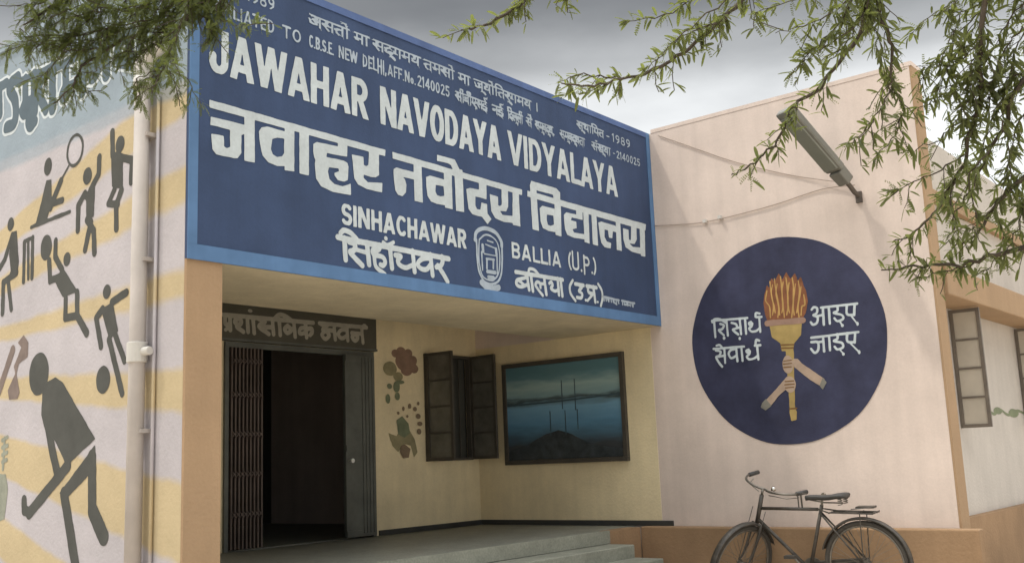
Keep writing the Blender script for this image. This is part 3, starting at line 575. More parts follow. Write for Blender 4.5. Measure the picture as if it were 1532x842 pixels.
# ================================================================ signboard
S = empty('signboard', (6.25, 5.36, 2.57), 'large dark blue school signboard with white painted lettering above the porch', 'signboard')
MB().box(3.532, 8.998, 5.304, 5.3335, 2.572, TOP+.004).build('board_panel', m_blue, S)
bd = MB().box(3.527, 8.995, 5.2965, 5.3035, 2.567, 2.662).box(3.527, 3.592, 5.2965, 5.3035, 2.6625, TOP).box(8.93, 8.995, 5.2966, 5.3035, 2.6625, TOP)
bd.build('border', m_sky, S)
MB().box(3.593, 8.929, 5.2967, 5.3035, TOP-.055, TOP-.001).build('top_border', mat('dull_top_border', (.085, .135, .29), .7, var=.2, scale=3, streak=.12), S)
paint('hindi_title', [["p",[[3.669,3.596],[3.669,3.545],[5.189,3.545],[5.192,3.593]]],["p",[[3.934,3.595],[4.016,3.598],[4.017,3.259],[3.936,3.255]]],["p",[[3.679,3.489],[3.938,3.493],[3.938,3.435],[3.912,3.419],[3.912,3.301],[3.885,3.26],[3.857,3.254],[3.724,3.253],[3.697,3.28],[3.685,3.378],[3.779,3.385],[3.781,3.316],[3.803,3.309],[3.827,3.324],[3.824,3.433],[3.68,3.435]]],["p",[[4.261,3.577],[4.342,3.583],[4.34,3.263],[4.26,3.256]]],["p",[[4.048,3.475],[4.071,3.507],[4.114,3.524],[4.266,3.523],[4.265,3.286],[4.197,3.272],[4.125,3.281],[4.079,3.319],[4.058,3.392]]],["h",[[4.156,3.449],[4.197,3.467],[4.255,3.47],[4.255,3.373],[4.239,3.346],[4.197,3.334],[4.161,3.344],[4.147,3.376]]],["p",[[4.385,3.584],[4.468,3.589],[4.465,3.258],[4.383,3.256]]],["p",[[4.505,3.49],[4.537,3.511],[4.729,3.52],[4.73,3.584],[4.818,3.591],[4.816,3.462],[4.628,3.452],[4.622,3.422],[4.779,3.427],[4.816,3.418],[4.826,3.392],[4.817,3.293],[4.782,3.276],[4.725,3.275],[4.695,3.302],[4.693,3.321],[4.737,3.342],[4.732,3.361],[4.645,3.352],[4.635,3.322],[4.649,3.269],[4.694,3.241],[4.766,3.239],[4.813,3.255],[4.844,3.272],[4.846,3.189],[4.673,3.182],[4.573,3.203],[4.529,3.25],[4.518,3.354],[4.524,3.379],[4.514,3.397],[4.505,3.438]]],["p",[[4.859,3.489],[4.971,3.494],[4.972,3.434],[4.997,3.428],[5.019,3.443],[5.028,3.574],[5.127,3.575],[5.123,3.388],[5.089,3.365],[5.039,3.358],[4.971,3.363],[4.97,3.338],[5.011,3.313],[5.155,3.335],[5.151,3.263],[4.999,3.261],[4.913,3.278],[4.88,3.317]]],["p",[[5.264,3.595],[6.815,3.585],[6.812,3.536],[5.265,3.543]]],["p",[[5.487,3.567],[5.574,3.567],[5.578,3.259],[5.488,3.256]]],["p",[[5.274,3.464],[5.303,3.482],[5.492,3.481],[5.49,3.424],[5.407,3.421],[5.366,3.422],[5.389,3.409],[5.405,3.369],[5.397,3.307],[5.361,3.273],[5.315,3.275],[5.287,3.304],[5.274,3.387]]],["p",[[5.825,3.582],[5.918,3.582],[5.915,3.264],[5.827,3.263]]],["p",[[5.62,3.47],[5.664,3.489],[5.828,3.487],[5.828,3.281],[5.736,3.275],[5.668,3.285],[5.633,3.323],[5.623,3.391]]],["h",[[5.73,3.427],[5.819,3.432],[5.823,3.356],[5.777,3.344],[5.739,3.346],[5.722,3.374]]],["p",[[5.95,3.607],[6.047,3.607],[6.053,3.262],[5.956,3.258]]],["p",[[5.752,3.675],[5.959,3.677],[6.009,3.609],[6.048,3.58],[5.954,3.562],[5.911,3.622],[5.879,3.629],[5.75,3.625]]],["p",[[6.089,3.458],[6.131,3.477],[6.245,3.482],[6.245,3.571],[6.343,3.576],[6.335,3.416],[6.196,3.417],[6.192,3.338],[6.211,3.313],[6.253,3.316],[6.27,3.379],[6.34,3.377],[6.342,3.298],[6.39,3.258],[6.337,3.208],[6.27,3.258],[6.154,3.262],[6.108,3.296],[6.095,3.386]]],["p",[[6.38,3.469],[6.487,3.466],[6.483,3.392],[6.506,3.389],[6.53,3.404],[6.537,3.559],[6.622,3.56],[6.615,3.4],[6.586,3.356],[6.502,3.347],[6.537,3.318],[6.67,3.33],[6.685,3.557],[6.768,3.557],[6.771,3.255],[6.668,3.254],[6.669,3.269],[6.548,3.259],[6.44,3.276],[6.393,3.325]]],["p",[[6.89,3.591],[8.828,3.59],[8.809,3.522],[6.886,3.538]]],["p",[[6.928,3.65],[7.02,3.657],[7.031,3.255],[6.941,3.256]]],["p",[[6.927,3.64],[6.951,3.689],[7.316,3.689],[7.373,3.66],[7.366,3.576],[7.277,3.566],[7.261,3.619],[7.017,3.618],[6.985,3.61]]],["p",[[7.278,3.581],[7.375,3.578],[7.362,3.253],[7.274,3.255]]],["p",[[7.054,3.462],[7.096,3.489],[7.276,3.494],[7.276,3.281],[7.169,3.275],[7.089,3.288],[7.061,3.344]]],["h",[[7.156,3.422],[7.254,3.428],[7.256,3.344],[7.205,3.326],[7.165,3.33],[7.152,3.368]]],["p",[[7.416,3.461],[7.453,3.49],[7.609,3.494],[7.615,3.566],[7.712,3.567],[7.708,3.46],[7.535,3.454],[7.516,3.425],[7.603,3.428],[7.606,3.366],[7.535,3.345],[7.559,3.317],[7.735,3.328],[7.722,3.276],[7.554,3.27],[7.452,3.281],[7.422,3.328],[7.414,3.399]]],["p",[[7.725,3.574],[7.811,3.572],[7.8,3.249],[7.72,3.252]]],["p",[[7.856,3.558],[7.938,3.561],[7.942,3.246],[7.854,3.25]]],["p",[[8.271,3.565],[8.349,3.567],[8.346,3.251],[8.258,3.251]]],["p",[[7.967,3.474],[8.016,3.492],[8.263,3.487],[8.262,3.426],[8.208,3.424],[8.191,3.356],[8.134,3.353],[8.122,3.422],[8.065,3.424],[8.058,3.348],[8.092,3.309],[8.167,3.304],[8.152,3.251],[8.048,3.249],[7.996,3.285],[7.976,3.368]]],["p",[[8.39,3.484],[8.489,3.482],[8.489,3.382],[8.523,3.383],[8.547,3.547],[8.643,3.545],[8.634,3.408],[8.587,3.354],[8.495,3.346],[8.553,3.32],[8.689,3.331],[8.704,3.577],[8.798,3.574],[8.777,3.249],[8.692,3.249],[8.694,3.267],[8.527,3.268],[8.42,3.298],[8.388,3.373]]]], 'sign', .0055, m_let, S)
for tx, a, b in (('JAWAHAR', 3.668, 5.03), ('NAVODAYA', 5.15, 6.545), ('VIDYALAYA', 6.65, 8.334)):
    paint('english_title', caps(tx, a, b, 3.785, 4.08, .18, .05), 'sign', .0055, m_let, S)
paint('place_name', caps('SINHACHAWAR', 4.755, 6.072, 2.965, 3.118, .21, .06), 'sign', .0055, m_let, S)
paint('place_name_hindi', [["s",[[4.718,2.868],[4.775,2.865],[5.852,2.858]],0.042],["s",[[4.779,2.869],[4.788,2.718]],0.042],["S",[[4.745,2.901],[4.777,2.925],[4.833,2.916],[4.886,2.884],[4.912,2.858]],0.0378],["S",[[4.822,2.849],[4.875,2.838],[4.87,2.797],[4.831,2.777],[4.878,2.739],[4.944,2.695]],0.042],["s",[[4.865,2.803],[4.987,2.794]],0.033600000000000005],["s",[[4.991,2.865],[5.01,2.71]],0.042],["S",[[5.115,2.867],[5.109,2.832],[5.048,2.82],[5.062,2.788],[5.139,2.783],[5.169,2.753],[5.147,2.72],[5.122,2.723]],0.0378],["S",[[5.062,2.777],[5.076,2.703],[5.166,2.657]],0.033600000000000005],["s",[[5.218,2.866],[5.236,2.711]],0.042],["S",[[5.152,2.892],[5.193,2.877],[5.256,2.906]],0.0294],["e",[5.18,2.924,0.018,0.017]],["S",[[5.273,2.812],[5.328,2.811],[5.297,2.776],[5.315,2.744],[5.379,2.732],[5.447,2.758]],0.0378],["s",[[5.454,2.867],[5.471,2.712]],0.042],["S",[[5.642,2.836],[5.557,2.821],[5.506,2.779],[5.532,2.747],[5.599,2.744],[5.646,2.787]],0.0378],["s",[[5.647,2.864],[5.666,2.707]],0.042],["S",[[5.776,2.865],[5.78,2.821],[5.749,2.785],[5.709,2.776]],0.042],["S",[[5.726,2.79],[5.777,2.74],[5.832,2.677]],0.042]], 'sign', .0055, m_let, S)
paint('district_name', caps('BALLIA', 6.634, 7.338, 2.966, 3.105, .19, .06), 'sign', .0055, m_let, S)
paint('state_name', caps('(U.P.)', 7.43, 7.905, 2.966, 3.12, .15, .02), 'sign', .0055, m_let, S)
paint('district_name_hindi', [["s",[[6.681,2.852],[7.347,2.858]],0.036],["S",[[6.821,2.819],[6.702,2.785],[6.687,2.747],[6.744,2.732],[6.831,2.759]],0.0324],["s",[[6.715,2.786],[6.797,2.75]],0.0288],["s",[[6.833,2.851],[6.854,2.719]],0.036],["s",[[6.887,2.851],[6.907,2.714]],0.036],["S",[[6.855,2.864],[6.873,2.9],[6.94,2.899],[7.007,2.859]],0.0288],["S",[[7.044,2.688],[6.979,2.736],[6.947,2.77],[6.973,2.798],[7.013,2.79],[7.017,2.753]],0.0288],["s",[[7.016,2.788],[7.084,2.792]],0.0288],["s",[[7.073,2.855],[7.096,2.703]],0.036],["S",[[7.145,2.804],[7.178,2.819],[7.193,2.792],[7.165,2.764],[7.217,2.744],[7.278,2.76]],0.0288],["s",[[7.273,2.861],[7.281,2.718]],0.036],["s",[[7.316,2.861],[7.331,2.712]],0.036],["S",[[7.501,2.869],[7.452,2.811],[7.458,2.746],[7.527,2.688]],0.0288],["s",[[7.536,2.842],[7.666,2.841]],0.036],["S",[[7.587,2.838],[7.639,2.822],[7.59,2.784],[7.638,2.762],[7.619,2.723],[7.555,2.721]],0.0324],["e",[7.691,2.708,0.018,0.013]],["s",[[7.716,2.842],[7.876,2.842]],0.036],["s",[[7.825,2.846],[7.843,2.706]],0.036],["S",[[7.739,2.837],[7.742,2.788],[7.818,2.778]],0.0324],["s",[[7.81,2.773],[7.719,2.706]],0.025199999999999997],["e",[7.882,2.709,0.016,0.011]],["S",[[7.906,2.88],[7.959,2.824],[7.965,2.752],[7.931,2.678]],0.0288]], 'sign', .0055, m_let, S)
paint('painter_signature', [["s",[[7.975,2.769],[8.246,2.76]],0.02],["s",[[8.292,2.76],[8.522,2.756]],0.02],["s",[[7.995,2.768],[7.989,2.733]],0.018],["s",[[8.023,2.768],[8.027,2.734]],0.018],["s",[[8.047,2.767],[8.063,2.734]],0.018],["s",[[8.076,2.766],[8.069,2.731]],0.018],["s",[[8.108,2.766],[8.113,2.731]],0.018],["s",[[8.136,2.765],[8.152,2.731]],0.018],["s",[[8.163,2.764],[8.157,2.729]],0.018],["s",[[8.193,2.763],[8.198,2.729]],0.018],["s",[[8.223,2.763],[8.239,2.729]],0.018],["s",[[8.313,2.76],[8.305,2.724]],0.018],["s",[[8.343,2.76],[8.347,2.725]],0.018],["s",[[8.373,2.759],[8.39,2.725]],0.018],["s",[[8.404,2.758],[8.396,2.722]],0.018],["s",[[8.438,2.757],[8.442,2.722]],0.018],["s",[[8.465,2.757],[8.482,2.722]],0.018],["s",[[8.499,2.756],[8.492,2.719]],0.018],["s",[[8.141,2.736],[8.204,2.715]],0.016],["s",[[8.331,2.726],[8.424,2.728]],0.016]], 'sign', .0055, m_let2, S)
for tx, a, b in (('AFFILIATED', 3.63, 4.176), ('TO', 4.243, 4.409), ('C.B.S.E.', 4.475, 4.70), ('NEW', 4.745, 4.928), ('DELHI,', 4.978, 5.22), ('AFF.No.', 5.232, 5.535), ('2140025', 5.55, 5.92)):
    paint('affiliation_line', caps(tx, a, b, 4.185, 4.277, .15, .08), 'sign', .0055, m_let2, S)
for tx, a, b, tk in (('सीबीएसई', 5.995, 6.385, [['s','ii','b','ii','e','s','iiv']]), ('नई', 6.455, 6.60, [['n','iiv']]), ('िदल्ली', 6.66, 6.87, [['i','d','l','l','ii']]), ('से', 6.92, 7.0, [['s','e']]), ('सम्बद्ध,', 7.05, 7.32, [['s','m','b','ddh']]),
                     ('सम्बद्धता', 7.42, 7.81, [['s','m','b','ddh','t','aa']]), ('संख्या', 7.93, 8.25, [['s','bindu','kh','y','aa']])):
    paint('affiliation_word', script_text(tx, a, b, 4.185, 4.262, deva(tk, a, b, 4.185, 4.262, .13)), 'sign', .004, m_let2, S, .003, .002)
paint('affiliation_number', caps('-', 8.29, 8.33, 4.185, 4.26, .15)+caps('2140025', 8.35, 8.785, 4.182, 4.262, .15, .08), 'sign', .004, m_let2, S)
paint('motto_line', script_text('असतो मा सद्गमय तमसो मा ज्योितर्गमय ।', 4.472, 7.09, 4.352, 4.43, deva([['a','s','t','o'], ['m','aa'], ['s','d','g','m','y'], ['t','m','s','o'], ['m','aa'], ['jy','o','i','t','g','reph','m','y'], ['aa']], 4.472, 7.09, 4.352, 4.43, .13, .6)), 'sign', .004, m_let2, S, .003, .002)
paint('founding_word', script_text('स्थािपत', 7.695, 8.15, 4.342, 4.415, deva([['st','aa','p','i','t']], 7.695, 8.15, 4.342, 4.415, .13)), 'sign', .004, m_let2, S, .003, .002)
paint('founding_year', caps('-', 8.18, 8.25, 4.34, 4.41, .15)+caps('1989', 8.29, 8.62, 4.34, 4.426, .15, .08), 'sign', .0055, m_let2, S)
paint('founding_year', caps('ESTD-1989', 3.62, 4.178, 4.352, 4.436, .15, .08), 'sign', .0055, m_let2, S)
paint('crest', [["S",[[6.173,3.056],[6.188,3.113],[6.248,3.154],[6.333,3.17],[6.441,3.15],[6.505,3.087],[6.509,3.047]],0.035],["S",[[6.191,3.059],[6.194,2.903],[6.212,2.796],[6.273,2.725],[6.356,2.714],[6.442,2.743],[6.489,2.812],[6.508,2.926],[6.511,3.048]],0.02],["S",[[6.226,3.064],[6.306,3.115],[6.402,3.105],[6.46,3.057],[6.479,2.955],[6.459,2.824],[6.394,2.754],[6.333,2.743],[6.252,2.769],[6.216,2.874],[6.216,2.984],[6.226,3.064]],0.014],["s",[[6.265,3.022],[6.269,2.975]],0.03],["s",[[6.433,3.013],[6.437,2.973]],0.03],["s",[[6.25,2.965],[6.254,2.816]],0.016],["s",[[6.443,2.966],[6.439,2.806]],0.016],["s",[[6.307,2.917],[6.403,2.921]],0.02],["s",[[6.313,2.918],[6.309,2.838]],0.02],["s",[[6.394,2.92],[6.39,2.848]],0.02],["s",[[6.313,2.811],[6.41,2.815]],0.03],["s",[[6.323,2.769],[6.389,2.769]],0.03],["s",[[6.302,3.035],[6.421,3.019]],0.012],["s",[[6.285,2.954],[6.43,2.956]],0.012],["s",[[6.327,3.07],[6.399,3.064]],0.012],["s",[[6.237,2.713],[6.283,2.687]],0.05],["s",[[6.294,2.68],[6.366,2.678]],0.06],["s",[[6.39,2.678],[6.449,2.696]],0.05]], 'sign', .0055, m_let2, S)

# ================================================================ round painted emblem
E_ = empty('round_emblem', (8.99, 4.07, 2.2), 'round dark blue painted emblem with flaming torch and white words on pink wall', 'emblem')
n = 96; cy, cz, rr = 4.008, 2.298, .953
dv = []
for o_ in (8.9955, 8.9992): dv += [(o_, cy+rr*(1+.003*math.sin(k*.33+1)+.002*math.sin(k*.85))*math.cos(2*math.pi*k/n), cz+rr*(1.005+.003*math.sin(k*.33+1)+.002*math.sin(k*.85))*math.sin(2*math.pi*k/n)) for k in range(n)]
dm = MB().add(dv, [tuple(range(n)), tuple(reversed(range(n, 2*n)))]+[(k, (k+1) % n, n+(k+1) % n, n+k) for k in range(n)])
dm.build('disc', m_disc, E_)
for nm, sh, m, of, ce in (('flame', [["p",[[4.182,2.656],[4.163,2.739],[4.131,2.829],[4.113,2.798],[4.081,2.888],[4.053,2.846],[4.003,2.92],[3.973,2.854],[3.928,2.922],[3.895,2.849],[3.844,2.901],[3.826,2.824],[3.79,2.86],[3.772,2.779],[3.753,2.721],[3.747,2.62],[3.777,2.514],[3.827,2.455],[4.151,2.478],[4.175,2.552]]]], m_flame, .0058, .01), ('flame_streaks', [["S",[[4.135,2.773],[4.156,2.681],[4.123,2.621],[4.122,2.517]],0.012],["S",[[4.098,2.853],[4.095,2.758],[4.083,2.616],[4.1,2.537]],0.012],["S",[[4.075,2.821],[4.095,2.73],[4.076,2.615],[4.071,2.556]],0.012],["S",[[4.051,2.874],[4.047,2.78],[4.031,2.609],[4.049,2.509]],0.012],["S",[[4.027,2.824],[4.047,2.733],[4.031,2.609],[4.028,2.529]],0.012],["S",[[3.99,2.885],[3.987,2.79],[3.992,2.604],[4.006,2.548]],0.012],["S",[[3.967,2.834],[3.987,2.744],[3.986,2.604],[3.985,2.501]],0.012],["S",[[3.937,2.868],[3.933,2.774],[3.943,2.598],[3.96,2.521]],0.012],["S",[[3.91,2.817],[3.93,2.727],[3.936,2.597],[3.931,2.539]],0.012],["S",[[3.875,2.859],[3.872,2.765],[3.895,2.592],[3.914,2.493]],0.012],["S",[[3.849,2.799],[3.869,2.709],[3.889,2.592],[3.887,2.512]],0.012],["S",[[3.82,2.823],[3.817,2.73],[3.847,2.586],[3.862,2.531]],0.012],["S",[[3.798,2.765],[3.818,2.675],[3.844,2.586],[3.843,2.485]],0.012],["S",[[3.779,2.688],[3.776,2.596],[3.806,2.581],[3.822,2.504]],0.012]], m_gold, .0064, .006), ('torch_bowl', [["p",[[4.138,2.445],[3.821,2.433],[3.839,2.32],[3.911,2.254],[3.929,2.183],[4.038,2.193],[4.045,2.268],[4.125,2.331]]],["p",[[3.999,2.199],[3.922,2.191],[3.957,1.66],[3.941,1.632],[3.951,1.561],[4.005,1.55],[4.011,1.636],[4.008,1.672]]]], m_bowl, .0060, .008),
                          ('torch_rim', [["s",[[4.159,2.466],[3.808,2.453]],0.055]], m_rim, .0072, .008), *[('torch_band', [q_], m_line, .0066, .005) for q_ in [["s",[[4.043,2.251],[3.916,2.242]],0.014],["s",[[4.04,2.221],[3.924,2.213]],0.014],["s",[[4.009,1.663],[3.941,1.664]],0.014]]], ('arm', [[["e",[3.989,2.066,0.053,0.083]],["e",[3.987,1.884,0.058,0.076]],["p",[[3.935,2.116],[3.891,2.108],[3.852,2.061],[3.742,1.976],[3.652,1.905],[3.695,1.844],[3.786,1.908],[3.891,2.001],[3.93,2.037]]],["p",[[4.02,1.941],[3.973,1.912],[4.009,1.853],[4.104,1.787],[4.194,1.698],[4.241,1.749],[4.139,1.835],[4.062,1.908]]]][0], [["e",[3.989,2.066,0.053,0.083]],["e",[3.987,1.884,0.058,0.076]],["p",[[3.935,2.116],[3.891,2.108],[3.852,2.061],[3.742,1.976],[3.652,1.905],[3.695,1.844],[3.786,1.908],[3.891,2.001],[3.93,2.037]]],["p",[[4.02,1.941],[3.973,1.912],[4.009,1.853],[4.104,1.787],[4.194,1.698],[4.241,1.749],[4.139,1.835],[4.062,1.908]]]][2]], m_skin, .0076, .008), ('arm', [[["e",[3.989,2.066,0.053,0.083]],["e",[3.987,1.884,0.058,0.076]],["p",[[3.935,2.116],[3.891,2.108],[3.852,2.061],[3.742,1.976],[3.652,1.905],[3.695,1.844],[3.786,1.908],[3.891,2.001],[3.93,2.037]]],["p",[[4.02,1.941],[3.973,1.912],[4.009,1.853],[4.104,1.787],[4.194,1.698],[4.241,1.749],[4.139,1.835],[4.062,1.908]]]][1], [["e",[3.989,2.066,0.053,0.083]],["e",[3.987,1.884,0.058,0.076]],["p",[[3.935,2.116],[3.891,2.108],[3.852,2.061],[3.742,1.976],[3.652,1.905],[3.695,1.844],[3.786,1.908],[3.891,2.001],[3.93,2.037]]],["p",[[4.02,1.941],[3.973,1.912],[4.009,1.853],[4.104,1.787],[4.194,1.698],[4.241,1.749],[4.139,1.835],[4.062,1.908]]]][3]], m_skin, .0079, .008),
                          ('cuff', [["p",[[3.67,1.92],[3.637,1.875],[3.679,1.814],[3.707,1.852]]],["p",[[4.232,1.767],[4.182,1.701],[4.245,1.665],[4.29,1.693],[4.275,1.733]]]][:1], m_cuff, .0085, .008), ('cuff', [["p",[[3.67,1.92],[3.637,1.875],[3.679,1.814],[3.707,1.852]]],["p",[[4.232,1.767],[4.182,1.701],[4.245,1.665],[4.29,1.693],[4.275,1.733]]]][1:], m_cuff, .0085, .008), ('finger_lines', [["s",[[4.027,2.101],[3.951,2.103]],0.01],["s",[[4.033,2.074],[3.95,2.074]],0.01],["s",[[4.032,2.042],[3.957,2.043]],0.01],["s",[[4.03,1.913],[3.945,1.913]],0.01],["s",[[4.037,1.884],[3.944,1.884]],0.01],["s",[[4.032,1.855],[3.951,1.856]],0.01]][:3], m_line, .0088, .004), ('finger_lines', [["s",[[4.027,2.101],[3.951,2.103]],0.01],["s",[[4.033,2.074],[3.95,2.074]],0.01],["s",[[4.032,2.042],[3.957,2.043]],0.01],["s",[[4.03,1.913],[3.945,1.913]],0.01],["s",[[4.037,1.884],[3.944,1.884]],0.01],["s",[[4.032,1.855],[3.951,1.856]],0.01]][3:], m_line, .0088, .004), ('lettering', [["s",[[4.73,2.556],[4.357,2.54]],0.022],["s",[[4.262,2.536],[4.211,2.534]],0.022],["s",[[4.707,2.556],[4.706,2.395]],0.022],["S",[[4.727,2.543],[4.701,2.568],[4.64,2.559],[4.585,2.521]],0.022],["S",[[4.643,2.517],[4.606,2.497],[4.63,2.463],[4.663,2.456],[4.614,2.403]],0.022],["e",[4.614,2.376,0.014,0.016]],["s",[[4.575,2.541],[4.572,2.395]],0.022],["S",[[4.524,2.512],[4.477,2.493],[4.475,2.456],[4.516,2.445],[4.463,2.394]],0.022],["s",[[4.492,2.453],[4.434,2.462]],0.022],["e",[4.451,2.354,0.013,0.016]],["s",[[4.436,2.53],[4.433,2.394]],0.022],["s",[[4.381,2.531],[4.381,2.392]],0.022],["S",[[4.323,2.499],[4.344,2.489],[4.332,2.469],[4.31,2.483],[4.32,2.454],[4.346,2.438],[4.324,2.408],[4.279,2.407],[4.242,2.428]],0.022],["s",[[4.235,2.531],[4.236,2.396]],0.022],["S",[[4.272,2.542],[4.264,2.576],[4.228,2.567]],0.022],["s",[[4.735,2.283],[4.412,2.274]],0.022],["s",[[4.302,2.272],[4.247,2.27]],0.022],["S",[[4.701,2.311],[4.666,2.313],[4.634,2.275]],0.022],["S",[[4.711,2.265],[4.662,2.25],[4.68,2.212],[4.712,2.202],[4.691,2.152],[4.657,2.105]],0.022],["s",[[4.686,2.202],[4.618,2.209]],0.022],["s",[[4.62,2.277],[4.622,2.138]],0.022],["S",[[4.497,2.26],[4.553,2.253],[4.578,2.221],[4.555,2.177],[4.5,2.195]],0.022],["s",[[4.496,2.275],[4.493,2.143]],0.022],["s",[[4.441,2.273],[4.439,2.142]],0.022],["S",[[4.369,2.242],[4.393,2.231],[4.381,2.211],[4.357,2.225],[4.367,2.195],[4.393,2.177],[4.371,2.15],[4.323,2.152],[4.286,2.171]],0.022],["s",[[4.279,2.269],[4.277,2.139]],0.022],["S",[[4.295,2.279],[4.283,2.323],[4.254,2.314]],0.022],["s",[[3.628,2.549],[3.295,2.544]],0.022],["S",[[3.717,2.542],[3.695,2.561],[3.665,2.548],[3.672,2.505],[3.706,2.489],[3.667,2.464],[3.68,2.416],[3.717,2.404],[3.736,2.429]],0.022],["s",[[3.679,2.477],[3.614,2.48]],0.022],["s",[[3.611,2.547],[3.615,2.392]],0.022],["s",[[3.555,2.547],[3.559,2.396]],0.022],["S",[[3.474,2.547],[3.478,2.503],[3.512,2.487],[3.442,2.459],[3.435,2.424],[3.487,2.41],[3.512,2.438]],0.022],["s",[[3.471,2.414],[3.446,2.366]],0.015399999999999999],["e",[3.446,2.366,0.014,0.015]],["S",[[3.389,2.541],[3.394,2.463],[3.332,2.448]],0.022],["s",[[3.317,2.542],[3.332,2.446]],0.022],["s",[[3.363,2.45],[3.308,2.361]],0.013199999999999998],["e",[3.309,2.366,0.011,0.018]],["s",[[3.744,2.287],[3.308,2.293]],0.022],["s",[[3.633,2.285],[3.635,2.154]],0.022],["S",[[3.747,2.248],[3.686,2.24],[3.69,2.171],[3.725,2.149],[3.755,2.187]],0.022],["s",[[3.691,2.24],[3.635,2.242]],0.022],["s",[[3.577,2.288],[3.58,2.158]],0.022],["S",[[3.5,2.294],[3.502,2.255],[3.536,2.236],[3.466,2.212],[3.46,2.173],[3.511,2.158],[3.535,2.185]],0.022],["s",[[3.496,2.162],[3.46,2.114]],0.015399999999999999],["e",[3.461,2.112,0.014,0.015]],["S",[[3.41,2.294],[3.413,2.221],[3.353,2.206]],0.022],["s",[[3.337,2.291],[3.35,2.203]],0.022],["s",[[3.392,2.205],[3.317,2.115]],0.013199999999999998],["e",[3.319,2.117,0.011,0.017]]], m_let, .0058, .005)):
    paint(nm, sh, 'wing', ce, m, E_, of)

# ================================================================ framed picture on the porch side wall
Pc = empty('framed_picture', (8.99, 6.56, 1.8), 'dark framed glossy seascape print with blue water on porch side wall', 'picture')
y0, y1, z0, z1 = 5.757, 7.357, 1.25, 2.355
fr = MB()
fr.box(8.945, 8.994, y0, y1, z0, z0+.045).box(8.945, 8.994, y0, y1, z1-.045, z1).box(8.945, 8.994, y0, y0+.045, z0+.0455, z1-.0455).box(8.945, 8.994, y1-.045, y1, z0+.0455, z1-.0455)
fr.build('frame', m_frame, Pc)
MB().box(8.965, 8.993, y0+.046, y1-.046, z0+.046, z1-.046).build('print', m_print, Pc)
dk = []
for (ya, h0, h1) in ((6.55, 1.82, 2.12), (6.38, 1.80, 2.12), (6.52, 1.55, 1.80), (6.36, 1.60, 1.80), (6.72, 1.55, 1.80)): dk.append(['s', [(ya, h0), (ya, h1)], .012])
dk.append(['s', [(7.30, 1.895), (6.7, 1.90), (5.81, 1.93)], .016])
paint('printed_boats', dk, 'wing', .006, mat('print_dark', (.05, .085, .105), .3), Pc, .037)
rk_ = [['p', [(7.30, 1.30), (7.28, 1.40), (7.1, 1.43), (6.95, 1.50), (6.8, 1.56), (6.62, 1.60), (6.45, 1.55), (6.25, 1.45), (6.0, 1.40), (5.82, 1.38), (5.82, 1.30)]]]
paint('printed_rocks', rk_, 'wing', .01, mat('print_black', (.05, .06, .066), .3, var=.5, scale=9), Pc, .036)

# ================================================================ name board over the door
Nb = empty('name_board', (6.46, 7.75, 2.45), 'dark narrow name board with pale Hindi lettering above the entrance door', 'sign')
MB().box(5.50, 7.39, 7.727, 7.775, 2.455, 2.79).build('board', m_board, Nb, bevel=.004)
MB().box(5.50, 7.39, 7.715, 7.726, 2.456, 2.478).build('lower_rail', m_gate, Nb)
paint('lettering', [["s",[[5.518,2.681],[6.549,2.688]],0.042],["s",[[6.626,2.69],[7.248,2.694]],0.042],["S",[[5.534,2.679],[5.538,2.602],[5.584,2.6]],0.042],["s",[[5.586,2.68],[5.592,2.548]],0.042],["S",[[5.662,2.606],[5.638,2.627],[5.665,2.657],[5.704,2.649],[5.702,2.615],[5.66,2.586],[5.732,2.543]],0.042],["s",[[5.589,2.584],[5.54,2.548]],0.033600000000000005],["s",[[5.775,2.682],[5.785,2.546]],0.042],["s",[[5.836,2.684],[5.853,2.54]],0.042],["e",[5.806,2.741,0.025,0.015]],["S",[[5.902,2.676],[5.974,2.653],[5.905,2.605],[6.016,2.542]],0.042],["s",[[5.939,2.603],[6.065,2.608]],0.042],["s",[[6.058,2.685],[6.072,2.544]],0.042],["s",[[6.136,2.687],[6.15,2.542]],0.042],["S",[[6.079,2.69],[6.143,2.733],[6.23,2.72],[6.31,2.668]],0.042],["S",[[6.237,2.636],[6.2,2.601],[6.236,2.567],[6.28,2.601],[6.237,2.636]],0.042],["s",[[6.273,2.606],[6.317,2.607]],0.042],["s",[[6.31,2.685],[6.327,2.538]],0.042],["s",[[6.451,2.687],[6.465,2.54]],0.042],["S",[[6.454,2.631],[6.391,2.621],[6.383,2.573],[6.453,2.586]],0.042],["S",[[6.462,2.62],[6.526,2.631],[6.533,2.596],[6.51,2.567]],0.042],["S",[[6.649,2.682],[6.695,2.667],[6.743,2.689]],0.042],["S",[[6.703,2.62],[6.656,2.58],[6.702,2.541],[6.749,2.583],[6.703,2.62]],0.042],["s",[[6.664,2.629],[6.813,2.631]],0.042],["s",[[6.813,2.688],[6.827,2.543]],0.042],["S",[[6.982,2.652],[6.901,2.64],[6.868,2.595],[6.915,2.561],[6.985,2.597]],0.042],["s",[[6.979,2.689],[6.993,2.545]],0.042],["s",[[7.046,2.623],[7.187,2.625]],0.042],["S",[[7.087,2.618],[7.049,2.582],[7.091,2.548],[7.128,2.584],[7.087,2.618]],0.042],["s",[[7.18,2.691],[7.197,2.536]],0.042],["e",[7.218,2.715,0.027,0.015]]], 'board', .007, m_btext, Nb)

